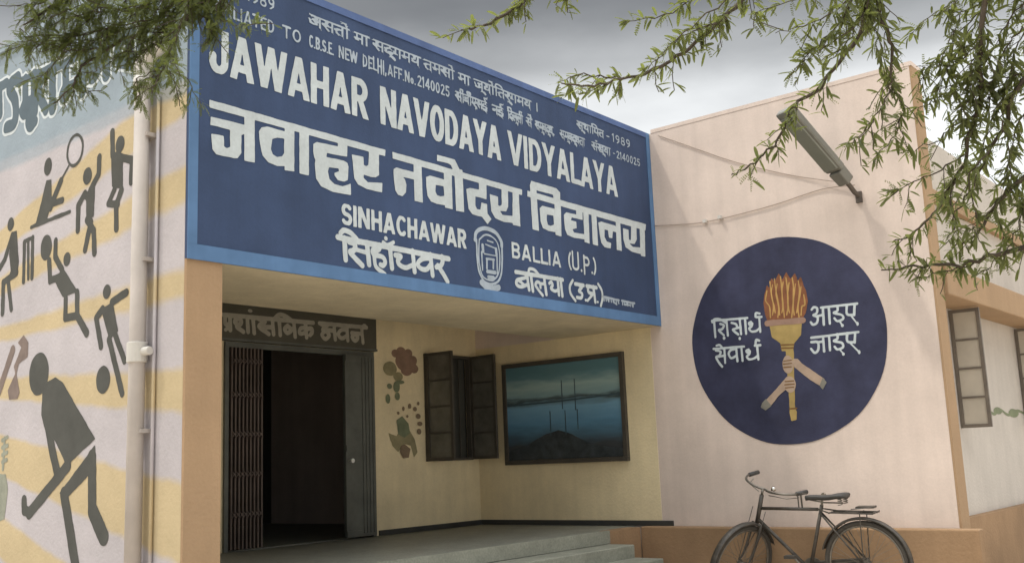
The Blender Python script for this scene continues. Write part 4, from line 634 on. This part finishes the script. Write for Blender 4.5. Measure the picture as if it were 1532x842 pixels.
# ================================================================ drain pipe
m_pipe = mat('pale_pipe_paint', (.46, .415, .38), .7, var=.16, scale=2.2, streak=.1)
Dp = empty('drain_pipe', (3.47, 5.71, 0), 'striped painted drain pipe with white elbow running down the mural wall', 'pipe')
MB().tube([(3.462, 5.715, 0), (3.462, 5.715, 3.83)], .049, 20).build('pipe', m_pipe, Dp, smooth=True)
MB().tube(smooth_pts([(3.462, 5.715, 3.80), (3.462, 5.712, 3.87), (3.466, 5.67, 3.93), (3.47, 5.59, 3.965), (3.475, 5.51, 3.975)]), .058, 20).build('elbow', m_pvc, Dp, smooth=True)
MB().tube([(3.462, 5.715, 1.975), (3.462, 5.715, 2.10)], .062, 20).tube([(3.462, 5.715, 2.04), (3.478, 5.60, 2.04)], .027, 14).build('coupling', m_pvc, Dp, bevel=.006)
MB().tube([(3.462, 5.715, 3.80), (3.462, 5.715, 3.72)], .06, 20).build('socket', m_pvc, Dp, smooth=True)
MB().tube([(3.514, 5.615, 0), (3.514, 5.615, 3.66)], .011, 10).build('lit_edge_rod', m_mural, Dp, smooth=True)  # thin rod added to stand in for the lit edge of the pipe
for z in (.7, 1.55, 2.6, 3.4):
    cl_ = MB().box(3.455, 3.529, 5.65, 5.78, z, z+.025)
    cl_.build('clamp', m_pipe, Dp)

# ================================================================ wall lamp
p0 = Vector((8.99, 3.18, 3.50)); p1 = Vector((8.88, 3.215, 3.58)); p2 = Vector((8.82, 3.235, 3.63)); p3 = Vector((8.30, 3.455, 4.13))
La = empty('wall_lamp', p0, 'grey street lamp head on short iron arm high on the pink wall', 'lamp')
MB().box(8.975, 8.9985, 3.155, 3.21, 3.44, 3.54).build('bracket_plate', m_iron, La)
MB().tube([p0, (8.94, 3.20, 3.53), p1, p2], .022, 10).build('arm', m_iron, La)
d = (p3-p2).normalized()
MB().obb(p2-d*.03, p2+d*.12, .12, .10, taper=1.1).build('gear_housing', m_lamp, La, bevel=.012)
MB().obb(p2+d*.121, p3+d*.10, .185, .075, taper=1.08).build('lamp_shell', m_lamp, La, bevel=.02)
sdv = d.cross(Vector((0, 0, 1))).normalized(); uv_ = sdv.cross(d)
MB().obb(p2+d*.16-uv_*.045, p3+d*.04-uv_*.045, .15, .02).build('diffuser', m_lens, La, bevel=.006)

# ================================================================ cables
for nm, pts in (('upper', [[8.988,5.183,4.53],[8.988,4.919,4.384],[8.988,4.406,4.097],[8.988,4.014,3.913],[8.988,3.692,3.781],[8.96,3.23,3.62]]), ('lower', [[8.988,5.307,3.599],[8.988,4.908,3.549],[8.988,4.685,3.537],[8.988,4.394,3.545],[8.988,3.976,3.573],[8.988,3.512,3.63],[8.96,3.2,3.6]])):
    o = MB().tube(smooth_pts(pts), .0045, 6).build('cable', m_wire, smooth=True)
    tag(o, 'thin cable sagging from the signboard corner along wall top to lamp' if nm == 'upper' else 'thin cable strung lower across the pink wall above the round emblem', 'cable')
for ya, za in ((4.70, 3.525), (4.535, 3.535)):
    MB().box(8.955, 8.998, ya, ya+.033, za, za+.03).build('cable_clip', m_pvc, bpy.data.objects['cable.001'])

# ================================================================ bicycle
Bk = empty('bicycle', (8.60, 3.27, 0), 'old black roadster bicycle on its stand in front of the pink wall', 'bicycle', (R(0), 0, R(90)))
Bk.rotation_euler = Matrix.Rotation(R(90), 3, 'Z').to_4x4().to_3x3().__matmul__(Matrix.Rotation(R(-4), 3, 'X')).to_euler()
RW = .352; WB = 1.13
hd0 = Vector((.93, 0, .69)); hd1 = Vector((.865, 0, .90)); ax_ = (hd1-hd0).normalized()
ST = Matrix.Translation(hd0) @ Matrix.Rotation(R(72), 4, ax_) @ Matrix.Translation(-hd0)
def st(p): return tuple(ST @ Vector(p))
def circ(cx, r, n=40, a0=0, a1=360, y=0, z=RW):
    full = a1-a0 >= 360
    return [(cx+r*math.cos(R(a0+(a1-a0)*k/(n if full else n-1))), y, z+r*math.sin(R(a0+(a1-a0)*k/(n if full else n-1)))) for k in range(n)]
idp = lambda p: p
def wheel(cx, T):
    ty = MB().tube([T(p) for p in circ(cx, RW-.02, 48)], .02, 10, closed=True).build('wheel', m_tyre, Bk, True, True)
    MB().tube([T(p) for p in circ(cx, RW-.045, 48)], .011, 8, closed=True).build('rim', m_rust, ty, True, True)
    MB().tube([T((cx, -.055, RW)), T((cx, .055, RW))], .02, 12).tube([T((cx, -.028, RW)), T((cx, -.033, RW))], .033, 12).tube([T((cx, .028, RW)), T((cx, .033, RW))], .033, 12).build('hub', m_rust, ty, True)
    sp = MB()
    for k in range(36):
        a = R(k*10); b = a+R(50 if k % 4 < 2 else -50); y = .03 if k % 2 else -.03
        sp.tube([T((cx+.03*math.cos(b), y, RW+.03*math.sin(b))), T((cx+(RW-.05)*math.cos(a), 0, RW+(RW-.05)*math.sin(a)))], .0016, 4)
    sp.build('spokes', m_rust, ty, True)
wheel(0, idp); wheel(WB, st)
def fender(cx, a0, a1, T):
    mb = MB(); n = 28
    for k in range(n):
        a = R(a0+(a1-a0)*k/(n-1))
        for (dy, r) in ((-.034, RW+.008), (-.026, RW+.024), (0, RW+.03), (.026, RW+.024), (.034, RW+.008), (.024, RW+.018), (0, RW+.024), (-.024, RW+.018)):
            mb.v.append(tuple(T((cx+r*math.cos(a), dy, RW+r*math.sin(a)))))
    for k in range(n-1):
        for j in range(8): mb.f.append((k*8+j, k*8+(j+1) % 8, k*8+8+(j+1) % 8, k*8+8+j))
    for sy in (-.04, .04):
        a = R((a0*.25+a1*.75)); mb.tube([T((cx, sy*1.3, RW)), T((cx+(RW+.01)*math.cos(a), sy*.85, RW+(RW+.01)*math.sin(a)))], .0035, 5)
    mb.build('mudguard', m_bike, Bk, True, True)
fender(0, 200, 18, idp); fender(WB, 20, 170, st)
bb = (.49, 0, .29); stt = (.325, 0, .83)
f_ = MB().tube([bb, stt], .0155, 10).tube([(.36, 0, .795), (.885, 0, .805)], .0145, 10).tube([bb, (.922, 0, .715)], .016, 10).tube([hd0-ax_*.01, hd1+ax_*.02], .019, 12)
for y in (-.055, .055):
    f_.tube([(.45, y*.5, .29), (0, y*1.1, RW)], .009, 8); f_.tube([(.345, y*.3, .77), (0, y*1.1, RW)], .008, 8)
f_.tube([(.49, -.04, .29), (.49, .04, .29)], .024, 12)
f_.build('frame', m_bike, Bk, True, True)
fk = MB()
for y in (-.05, .05): fk.tube([st(p) for p in smooth_pts([(.935, y, .665), (1.00, y, .53), (1.06, y, .43), (WB, y*1.1, RW)])], [.014]*5+[.012]*5+[.010]*5+[.009], 8)
fk.tube([st((.935, -.055, .665)), st((.935, .055, .665))], .016, 8)
for y in (-.075, .075): fk.tube([st((.90, y, .80)), st((1.11, y, RW+.0))], .0035, 5)
fk.build('fork', m_bike, Bk, True, True)
hb = MB().tube([tuple(hd1+ax_*.02), st(hd1+ax_*.07)], .012, 8)
hz = hd1+ax_*.06+Vector((-.03, 0, 0))
for s_ in (-1, 1):
    hb.tube([st(p) for p in smooth_pts([hz, hz+Vector((.03, s_*.08, .012)), hz+Vector((.02, s_*.2, .03)), hz+Vector((-.07, s_*.275, .022)), hz+Vector((-.19, s_*.285, .005))])], .0105, 8)
    hb.tube([st(hz+Vector((.02, s_*.06, -.03))), st(hz+Vector((-.03, s_*.22, -.025))), st(hz+Vector((-.13, s_*.27, -.03)))], .004, 6)
hbo = hb.build('handlebar', m_rust, Bk, True, True)
for s_ in (-1, 1):
    MB().tube([st(hz+Vector((-.09, s_*.278, .02))), st(hz+Vector((-.21, s_*.286, .004)))], .0185, 10).build('grip', m_seat, hbo, True, True)
MB().tube([st(hz+Vector((-.01, .09, .02))), st(hz+Vector((-.01, .09, .05)))], [.024, .014], 12).build('bell', m_chrome, hbo, True, True)
# saddle with coil springs
def saddle():
    mb = MB(); n = 10
    prof = [(.46, .018, .895), (.42, .026, .90), (.36, .035, .90), (.30, .05, .897), (.24, .08, .90), (.18, .105, .91), (.13, .105, .915), (.10, .085, .91)]
    for (x, w, z) in prof:
        for k in range(n):
            a = 2*math.pi*k/n; zz = math.sin(a); mb.v.append((x, w*math.cos(a), z+(.016*zz if zz > 0 else .03*zz)))
    for i in range(len(prof)-1):
        for k in range(n): mb.f.append((i*n+k, i*n+(k+1) % n, (i+1)*n+(k+1) % n, (i+1)*n+k))
    mb.f.append(tuple(range(n))); mb.f.append(tuple((len(prof)-1)*n+k for k in range(n)))
    return mb
sdl = saddle().build('saddle', m_seat, Bk, True, True)
sg = MB().tube([(.325, 0, .82), (.315, 0, .885)], .011, 8).tube([(.43, 0, .875), (.3, 0, .85), (.14, 0, .845)], .006, 6)
for y in (-.06, .06): sg.tube([(.14+.018*math.cos(k*.9), y+.018*math.sin(k*.9), .835+k*.0022) for k in range(26)], .004, 5)
sg.build('saddle_spring', m_rust, sdl, True)
MB().tube([(.30, -.012, .915), (.30, .012, .917)], [.02, .016], 12).build('saddle_badge', m_chrome, sdl, True)
# small upright carrier post on the top tube
MB().tube([(.50, 0, .80), (.50, 0, .93)], .008, 8).tube([(.53, 0, .80), (.53, 0, .935)], .006, 8).tube([(.49, 0, .925), (.44, 0, .925)], .006, 6).build('pump_bracket', m_bike, Bk, True)
# rear carrier
ca = MB()
for y in (-.07, -.025, .025, .07): ca.tube([(.24, y, .775), (-.13, y, .765)], .006, 6)
for x in (.24, .12, 0, -.13): ca.tube([(x, -.075, .772), (x, .075, .772)], .006, 6)
for y in (-.08, .08):
    ca.tube([(-.02, y, .765), (0, y*.85, RW)], .005, 6); ca.tube([(.24, y, .775), (.35, y*.3, .80)], .006, 6)
ca.tube([(.06, -.05, .80), (-.12, -.045, .815), (-.12, .045, .815), (.06, .05, .80)], .005, 6)
ca.box(-.125, .02, -.04, .04, .805, .82)
ca.build('rear_carrier', m_bike, Bk, True)
ch = MB().tube([(.49, -.075, .29), (.49, -.062, .29)], .095, 24)
cc = []
ch.build('chainring', m_rust, Bk, True)
cg = MB().obb((.0, -.07, RW-.0), (.49, -.07, .31), .05, .085).build('chain_guard', m_bike, Bk, True, bevel=.01)
for s_, dx, dz in ((-1, -.10, -.13), (1, .10, .13)):
    cr_ = MB().tube([(.49, s_*.09, .29), (.49+dx, s_*.1, .29+dz)], .009, 8).build('crank', m_rust, Bk, True)
    MB().box(.49+dx-.045, .49+dx+.045, min(s_*.11, s_*.18), max(s_*.11, s_*.18), .29+dz-.012, .29+dz+.012).build('pedal', m_tyre, cr_, True)
MB().tube([(.40, .04, .29), (.33, .21, .004)], .009, 8).build('side_stand', m_rust, Bk, True)

# ================================================================ trees
def tree(name, label, trunk, limbs, branches, seed, lm, pin_len, dens, leaflets, extra=lambda p: 0):
    rg = random.Random(seed)
    T = empty(name, trunk[0][0], label, 'tree')
    MB().tube(smooth_pts([p for p, r in trunk], 6), [np.interp(i, np.arange(len(trunk))*6, [r for p, r in trunk]) for i in range((len(trunk)-1)*6+1)], 12).build('trunk', m_bark, T, smooth=True)
    for pts, ra, rb in limbs:
        sp = smooth_pts(pts, 6); MB().tube(sp, [ra+(rb-ra)*i/(len(sp)-1) for i in range(len(sp))], 8).build('limb', m_bark, T, smooth=True)
    LV = []; LF = []
    def leaflet(p, d, side, ln, wd):
        b = len(LV); LV.extend([tuple(p), tuple(p+d*ln*.5+side*wd*.5), tuple(p+d*ln), tuple(p+d*ln*.5-side*wd*.5)]); LF.append((b, b+1, b+2, b+3))
    tw = MB()
    def pinna(p, d, ln):
        d = d.normalized(); nrm = Vector((rg.gauss(0, .5), rg.gauss(0, .5), 1)).normalized()
        s = d.cross(nrm)
        if s.length < .1: return
        s.normalize()
        if not leaflets and rg.random() < .72:
            b = len(LV); wd = ln*rg.uniform(.09, .14); fold = nrm*wd*.5
            prof = ((0, .25), (.2, .85), (.5, 1), (.8, .85), (1, .3)); cur = ln*rg.uniform(.05, .22)
            for t, w in prof:
                c = p+d*ln*t+Vector((0, 0, -cur*t*t)); LV.extend([tuple(c-s*wd*w+fold*w), tuple(c), tuple(c+s*wd*w+fold*w)])
            for k in range(4):
                LF.append((b+3*k, b+3*k+1, b+3*k+4, b+3*k+3)); LF.append((b+3*k+1, b+3*k+2, b+3*k+5, b+3*k+4))
            return
        n = leaflets or 6; droop = Vector((0, 0, -.25))
        b = len(LV)
        q = p; dd = d
        for k in range(n):
            t = (k+.5)/n; dd = (d+droop*t).normalized(); q = p+dd*ln*t
            l2 = ln*.165*(1-.45*abs(t-.45)*1.6)
            for sg in (-1, 1):
                ld = (s*sg*.9+dd*.65+Vector((rg.gauss(0, .12), rg.gauss(0, .12), rg.gauss(0, .12)))).normalized()
                leaflet(q, ld, dd.cross(ld).cross(ld).normalized(), l2, ln*.10)
        leaflet(p, dd, s, ln*.98, ln*.022)
    def leaf(p, tang):
        a = rg.uniform(0, 2*math.pi); o = tang.orthogonal().normalized(); o2 = tang.cross(o)
        side = o*math.cos(a)+o2*math.sin(a)
        base = (tang*.5+side*.9+Vector((0, 0, -.3))).normalized()
        npin = rg.choice((1, 2, 2, 3))
        for k in range(npin):
            jit = Vector((rg.gauss(0, .42), rg.gauss(0, .42), rg.gauss(0, .42)))
            pinna(p+base*.01*k, base+jit, pin_len*rg.uniform(.7, 1.2))
    def dress(pts, r0, r1, d0, leafstart=0.):
        sp = [Vector(p) for p in smooth_pts(pts, 5)]
        for q in sp[1:-1]: q += Vector((rg.gauss(0, .006), rg.gauss(0, .006), rg.gauss(0, .006)))
        tw.tube(sp, [r0+(r1-r0)*i/(len(sp)-1) for i in range(len(sp))], 6)
        Ls = [0]
        for a, b in zip(sp[:-1], sp[1:]): Ls.append(Ls[-1]+(b-a).length)
        s = Ls[-1]*leafstart
        while s < Ls[-1]:
            i = max(k for k in range(len(sp)-1) if Ls[k] <= s); t = (s-Ls[i])/max(Ls[i+1]-Ls[i], 1e-6)
            p = sp[i].lerp(sp[i+1], t); tg = (sp[i+1]-sp[i]).normalized()
            leaf(p, tg)
            if rg.random() < .16:
                o = tg.orthogonal().normalized(); a = rg.uniform(0, 6.28)
                dr_ = (tg*.6+o*math.cos(a)*.6+tg.cross(o)*math.sin(a)*.6+Vector((0, 0, -.35))).normalized()
                q = p; l = rg.uniform(.06, .15); nseg = 4; pl = [p]
                for k in range(nseg):
                    dr_ = (dr_+Vector((rg.gauss(0, .15), rg.gauss(0, .15), rg.gauss(0, .1)-.05))).normalized(); q = q+dr_*l/nseg; pl.append(q)
                tw.tube(pl, .002, 4)
                for q in pl[1:]: leaf(q, dr_)
            s += d0*rg.uniform(.6, 1.4)
    for kind, pts in branches:
        nd = extra(pts)
        for k in range(nd):
            off = Vector((rg.gauss(0, .08), rg.gauss(0, .08), abs(rg.gauss(0, .06))))
            dress([tuple(Vector(q)+off*min(1, .25+i/len(pts))+Vector((rg.gauss(0, .02), rg.gauss(0, .02), rg.gauss(0, .02)))) for i, q in enumerate(pts)], .0032, .0012, dens*.9, .1)
        if kind == 'm': dress(pts, .014, .003, dens, .12)
        else: dress(pts, .004, .0015, dens*.85)
    tw.build('twigs', m_bark, T, smooth=True)
    me = bpy.data.meshes.new('foliage'); me.from_pydata(LV, [], LF); me.update()
    link('foliage', me, lm, T)
    return T
def crown(c, rad, z0, z1, count, seed):
    rg = random.Random(seed); out = []
    for k in range(count):
        a = rg.uniform(0, 6.28); r_ = rad*math.sqrt(rg.random()); e = Vector((c[0]+r_*math.cos(a), c[1]+r_*math.sin(a), rg.uniform(z0, z1)))
        b = Vector(c); m1 = b.lerp(e, .4)+Vector((rg.gauss(0, .1), rg.gauss(0, .1), .3)); m2 = b.lerp(e, .75)+Vector((rg.gauss(0, .1), rg.gauss(0, .1), .15))
        out.append(('m', [tuple(b), tuple(m1), tuple(m2), tuple(e)]))
    return out
RT_ = [["m",[[4.584,1.094,3.646],[4.486,1.316,3.465],[4.462,1.447,3.276],[4.488,1.491,3.171],[4.474,1.591,3.051],[4.446,1.708,2.931],[4.408,1.829,2.84],[4.424,1.876,2.774],[4.414,1.963,2.679],[4.381,2.072,2.614],[4.372,2.139,2.587]]],["m",[[4.283,1.187,3.495],[4.258,1.347,3.175],[4.33,1.334,3.042],[4.376,1.355,2.91],[4.409,1.379,2.818]]],["d",[[4.409,1.379,2.818],[4.382,1.444,2.706],[4.345,1.513,2.624],[4.308,1.571,2.583]]],["d",[[4.41,1.374,2.833],[4.483,1.358,2.756],[4.51,1.407,2.651],[4.49,1.515,2.548]]],["d",[[4.248,1.276,3.331],[4.128,1.482,3.13],[4.055,1.591,3.065],[3.978,1.694,3.042]]],["d",[[4.212,1.32,3.333],[4.15,1.466,3.087],[4.084,1.583,2.966],[4.05,1.651,2.871]]],["d",[[4.351,1.313,3.32],[4.194,1.526,3.258],[4.107,1.645,3.221],[4.004,1.788,3.171]]],["d",[[4.213,1.366,3.166],[4.189,1.426,3.056],[4.11,1.55,2.964],[4.063,1.624,2.912]]],["d",[[4.233,1.302,3.304],[4.233,1.406,3.125],[4.241,1.478,3.027],[4.227,1.568,2.958]]],["m",[[4.254,1.672,3.635],[4.102,1.856,3.32],[3.99,1.941,3.183],[3.878,2.022,3.064],[3.749,2.123,2.948],[3.599,2.235,2.883],[3.466,2.319,2.84],[3.35,2.374,2.833]]],["d",[[3.915,1.905,3.148],[3.882,1.954,3.122],[3.797,2.075,3.07],[3.759,2.141,3.002]]],["d",[[4.067,1.795,3.447],[3.935,2.002,3.295],[3.814,2.176,3.216],[3.733,2.284,3.192]]],["d",[[3.973,1.795,3.287],[3.847,1.932,3.165],[3.725,2.07,3.017],[3.638,2.159,2.897]]],["d",[[3.668,2.279,2.914],[3.568,2.35,2.915],[3.486,2.398,2.915],[3.42,2.442,2.86]]],["m",[[3.929,2.497,3.885],[3.69,2.743,3.488],[3.548,2.798,3.341],[3.405,2.842,3.244],[3.278,2.853,3.191]]],["d",[[3.717,2.523,3.573],[3.613,2.685,3.458],[3.576,2.76,3.355],[3.54,2.812,3.327]]],["d",[[3.795,2.427,3.568],[3.75,2.516,3.45],[3.715,2.569,3.416]]],["m",[[4.603,0.638,3.446],[4.499,0.955,3.189],[4.598,1.048,2.826],[4.666,1.127,2.651],[4.731,1.204,2.499],[4.758,1.329,2.344],[4.775,1.447,2.259],[4.785,1.56,2.226]]],["d",[[4.638,1.037,3.017],[4.627,1.125,2.947],[4.608,1.206,2.933],[4.567,1.307,2.95]]],["d",[[4.65,1.062,2.874],[4.621,1.164,2.833],[4.606,1.25,2.789],[4.592,1.329,2.76]]],["d",[[4.654,1.104,2.703],[4.631,1.2,2.66],[4.608,1.299,2.602],[4.571,1.407,2.572]]],["d",[[4.638,0.991,3.188],[4.633,1.087,3.061],[4.639,1.152,2.989],[4.633,1.25,2.859]]],["d",[[4.646,1.162,2.533],[4.607,1.285,2.461],[4.571,1.392,2.431],[4.544,1.489,2.4]]],["d",[[4.746,1.207,2.503],[4.725,1.274,2.359],[4.756,1.267,2.241],[4.736,1.312,2.169]]],["m",[[4.676,0.511,2.987],[4.623,0.87,2.814],[4.734,1.022,2.642],[4.842,1.182,2.454],[4.95,1.33,2.313]]],["d",[[4.658,0.902,2.832],[4.624,1.001,2.82],[4.596,1.11,2.751],[4.595,1.189,2.665]]],["d",[[4.637,0.874,3.028],[4.63,0.963,2.932],[4.647,1.039,2.776],[4.664,1.107,2.646]]],["d",[[4.669,0.781,3.221],[4.633,0.921,3.072],[4.643,0.989,2.974],[4.621,1.107,2.848]]],["d",[[4.66,0.769,3.305],[4.602,0.928,3.186],[4.537,1.081,3.122],[4.547,1.15,3.023]]],["d",[[4.626,0.995,2.64],[4.697,1.004,2.48],[4.73,1.054,2.348],[4.735,1.115,2.3]]],["d",[[4.718,0.843,2.773],[4.7,0.962,2.619],[4.736,1.016,2.46],[4.814,1.009,2.324]]],["d",[[4.604,1.057,2.516],[4.598,1.149,2.402],[4.67,1.159,2.239],[4.674,1.221,2.191]]],["m",[[4.841,0.592,2.535],[4.722,0.938,2.411],[4.753,1.092,2.299],[4.815,1.202,2.208],[4.86,1.32,2.166]]],["d",[[4.859,1.117,2.322],[4.926,1.118,2.21],[4.955,1.166,2.099],[4.959,1.23,2.047]]],["d",[[4.827,0.958,2.451],[4.865,1.014,2.273],[4.88,1.087,2.137],[4.905,1.128,2.072]]],["m",[[5.11,0.676,2.191],[4.929,1.039,2.136],[4.862,1.256,2.095],[4.808,1.444,2.098],[4.766,1.619,2.1]]],["d",[[4.934,1.246,2.102],[4.898,1.296,2.081],[4.824,1.394,2.062],[4.769,1.467,2.044]]]]
LTR = [["m",[[3.3,4.134,4.336],[3.018,4.45,3.879],[2.832,4.587,3.636],[2.645,4.709,3.45],[2.529,4.721,3.348],[2.451,4.697,3.198],[2.361,4.679,3.084]]],["m",[[3.149,4.055,4.127],[2.977,4.213,3.747],[2.84,4.269,3.575],[2.741,4.286,3.373],[2.67,4.258,3.207],[2.603,4.215,3.077]]],["d",[[2.67,4.258,3.207],[2.623,4.325,3.178],[2.595,4.376,3.117]]],["d",[[2.677,4.241,3.238],[2.719,4.207,3.172],[2.747,4.192,3.101]]],["m",[[2.793,4.612,4.31],[2.556,4.831,3.807],[2.399,4.858,3.635],[2.273,4.834,3.505]]],["d",[[2.727,4.417,3.549],[2.604,4.578,3.524],[2.482,4.742,3.482],[2.38,4.876,3.456]]],["d",[[2.815,4.264,3.708],[2.656,4.486,3.619],[2.512,4.673,3.595],[2.392,4.839,3.537]]],["d",[[2.595,4.62,3.41],[2.511,4.725,3.415],[2.424,4.827,3.437],[2.337,4.927,3.469]]],["d",[[2.853,4.207,3.738],[2.769,4.365,3.546],[2.68,4.516,3.404],[2.611,4.614,3.359]]],["d",[[2.917,4.129,3.734],[2.893,4.204,3.571],[2.914,4.205,3.472],[2.951,4.173,3.42]]],["d",[[2.849,4.254,3.591],[2.896,4.209,3.538],[2.923,4.189,3.487],[2.89,4.253,3.407]]],["d",[[2.791,4.366,3.446],[2.712,4.477,3.402],[2.666,4.551,3.339],[2.626,4.606,3.325]]],["d",[[2.596,4.515,3.787],[2.547,4.612,3.659],[2.498,4.709,3.531],[2.453,4.783,3.468]]],["d",[[2.765,4.307,3.777],[2.695,4.429,3.65],[2.643,4.521,3.554],[2.563,4.633,3.51]]],["d",[[2.934,4.098,3.766],[2.84,4.242,3.673],[2.766,4.36,3.579],[2.704,4.468,3.468]]],["d",[[2.508,4.774,3.251],[2.532,4.752,3.216],[2.555,4.728,3.205],[2.566,4.716,3.198]]],["d",[[3.019,3.994,3.76],[2.947,4.114,3.65],[2.923,4.163,3.586],[2.875,4.235,3.54]]],["d",[[2.512,4.619,3.793],[2.418,4.766,3.683],[2.338,4.875,3.656],[2.286,4.942,3.643]]],["d",[[2.977,4.213,3.747],[2.887,4.369,3.585],[2.852,4.432,3.521],[2.791,4.516,3.491]]],["d",[[2.693,4.554,3.799],[2.668,4.63,3.633],[2.618,4.729,3.502],[2.536,4.84,3.474]]]]
def limb_to(start, br): a = Vector(start); b = Vector(br[0]); m_ = a.lerp(b, .5)+Vector((0, 0, .25)); return [tuple(a), tuple(m_), tuple(b)]
rm = [p for k, p in RT_ if k == 'm']; lm_ = [p for k, p in LTR if k == 'm']
fork_r = [(5.62, .15, 2.6), (5.60, .2, 3.1), (5.55, .25, 3.6)]
rl = [(limb_to(fork_r[2] if p[0][2] > 3 else (fork_r[1] if p[0][2] > 2.7 else fork_r[0]), p), .06, .015) for p in rm]
tree('acacia_tree', 'thorny acacia with sparse narrow leaflets hanging in from the right', [((5.65, .1, -.05), .17), ((5.6, .12, 1.2), .14), ((5.62, .15, 2.6), .11), ((5.55, .25, 3.6), .08)], rl, RT_+crown((5.55, .25, 3.75), 1.2, 4.6, 5.4, 20, 3), 5, m_leaf, .058, .019, 0, lambda p: 1 if p[-1][1] < 1.45 and p[0][1] < 1.5 and p[0][2] > 2.85 else 0)
fork_l = (1.35, 4.9, 3.4)
ll = [(limb_to(fork_l, p), .05, .015) for p in lm_]
tree('feathery_tree', 'fine leaved dense green tree overhanging the top left corner', [((1.0, 5.0, -.05), .15), ((1.05, 4.95, 1.3), .12), ((1.2, 4.9, 2.5), .10), ((1.35, 4.9, 3.45), .055)], ll, LTR+crown((1.35, 4.9, 3.5), 1.1, 4.4, 5.1, 16, 4), 9, m_leaf2, .060, .0165, 9, lambda p: 1 if p[-1][2] > 3.02 else 0)
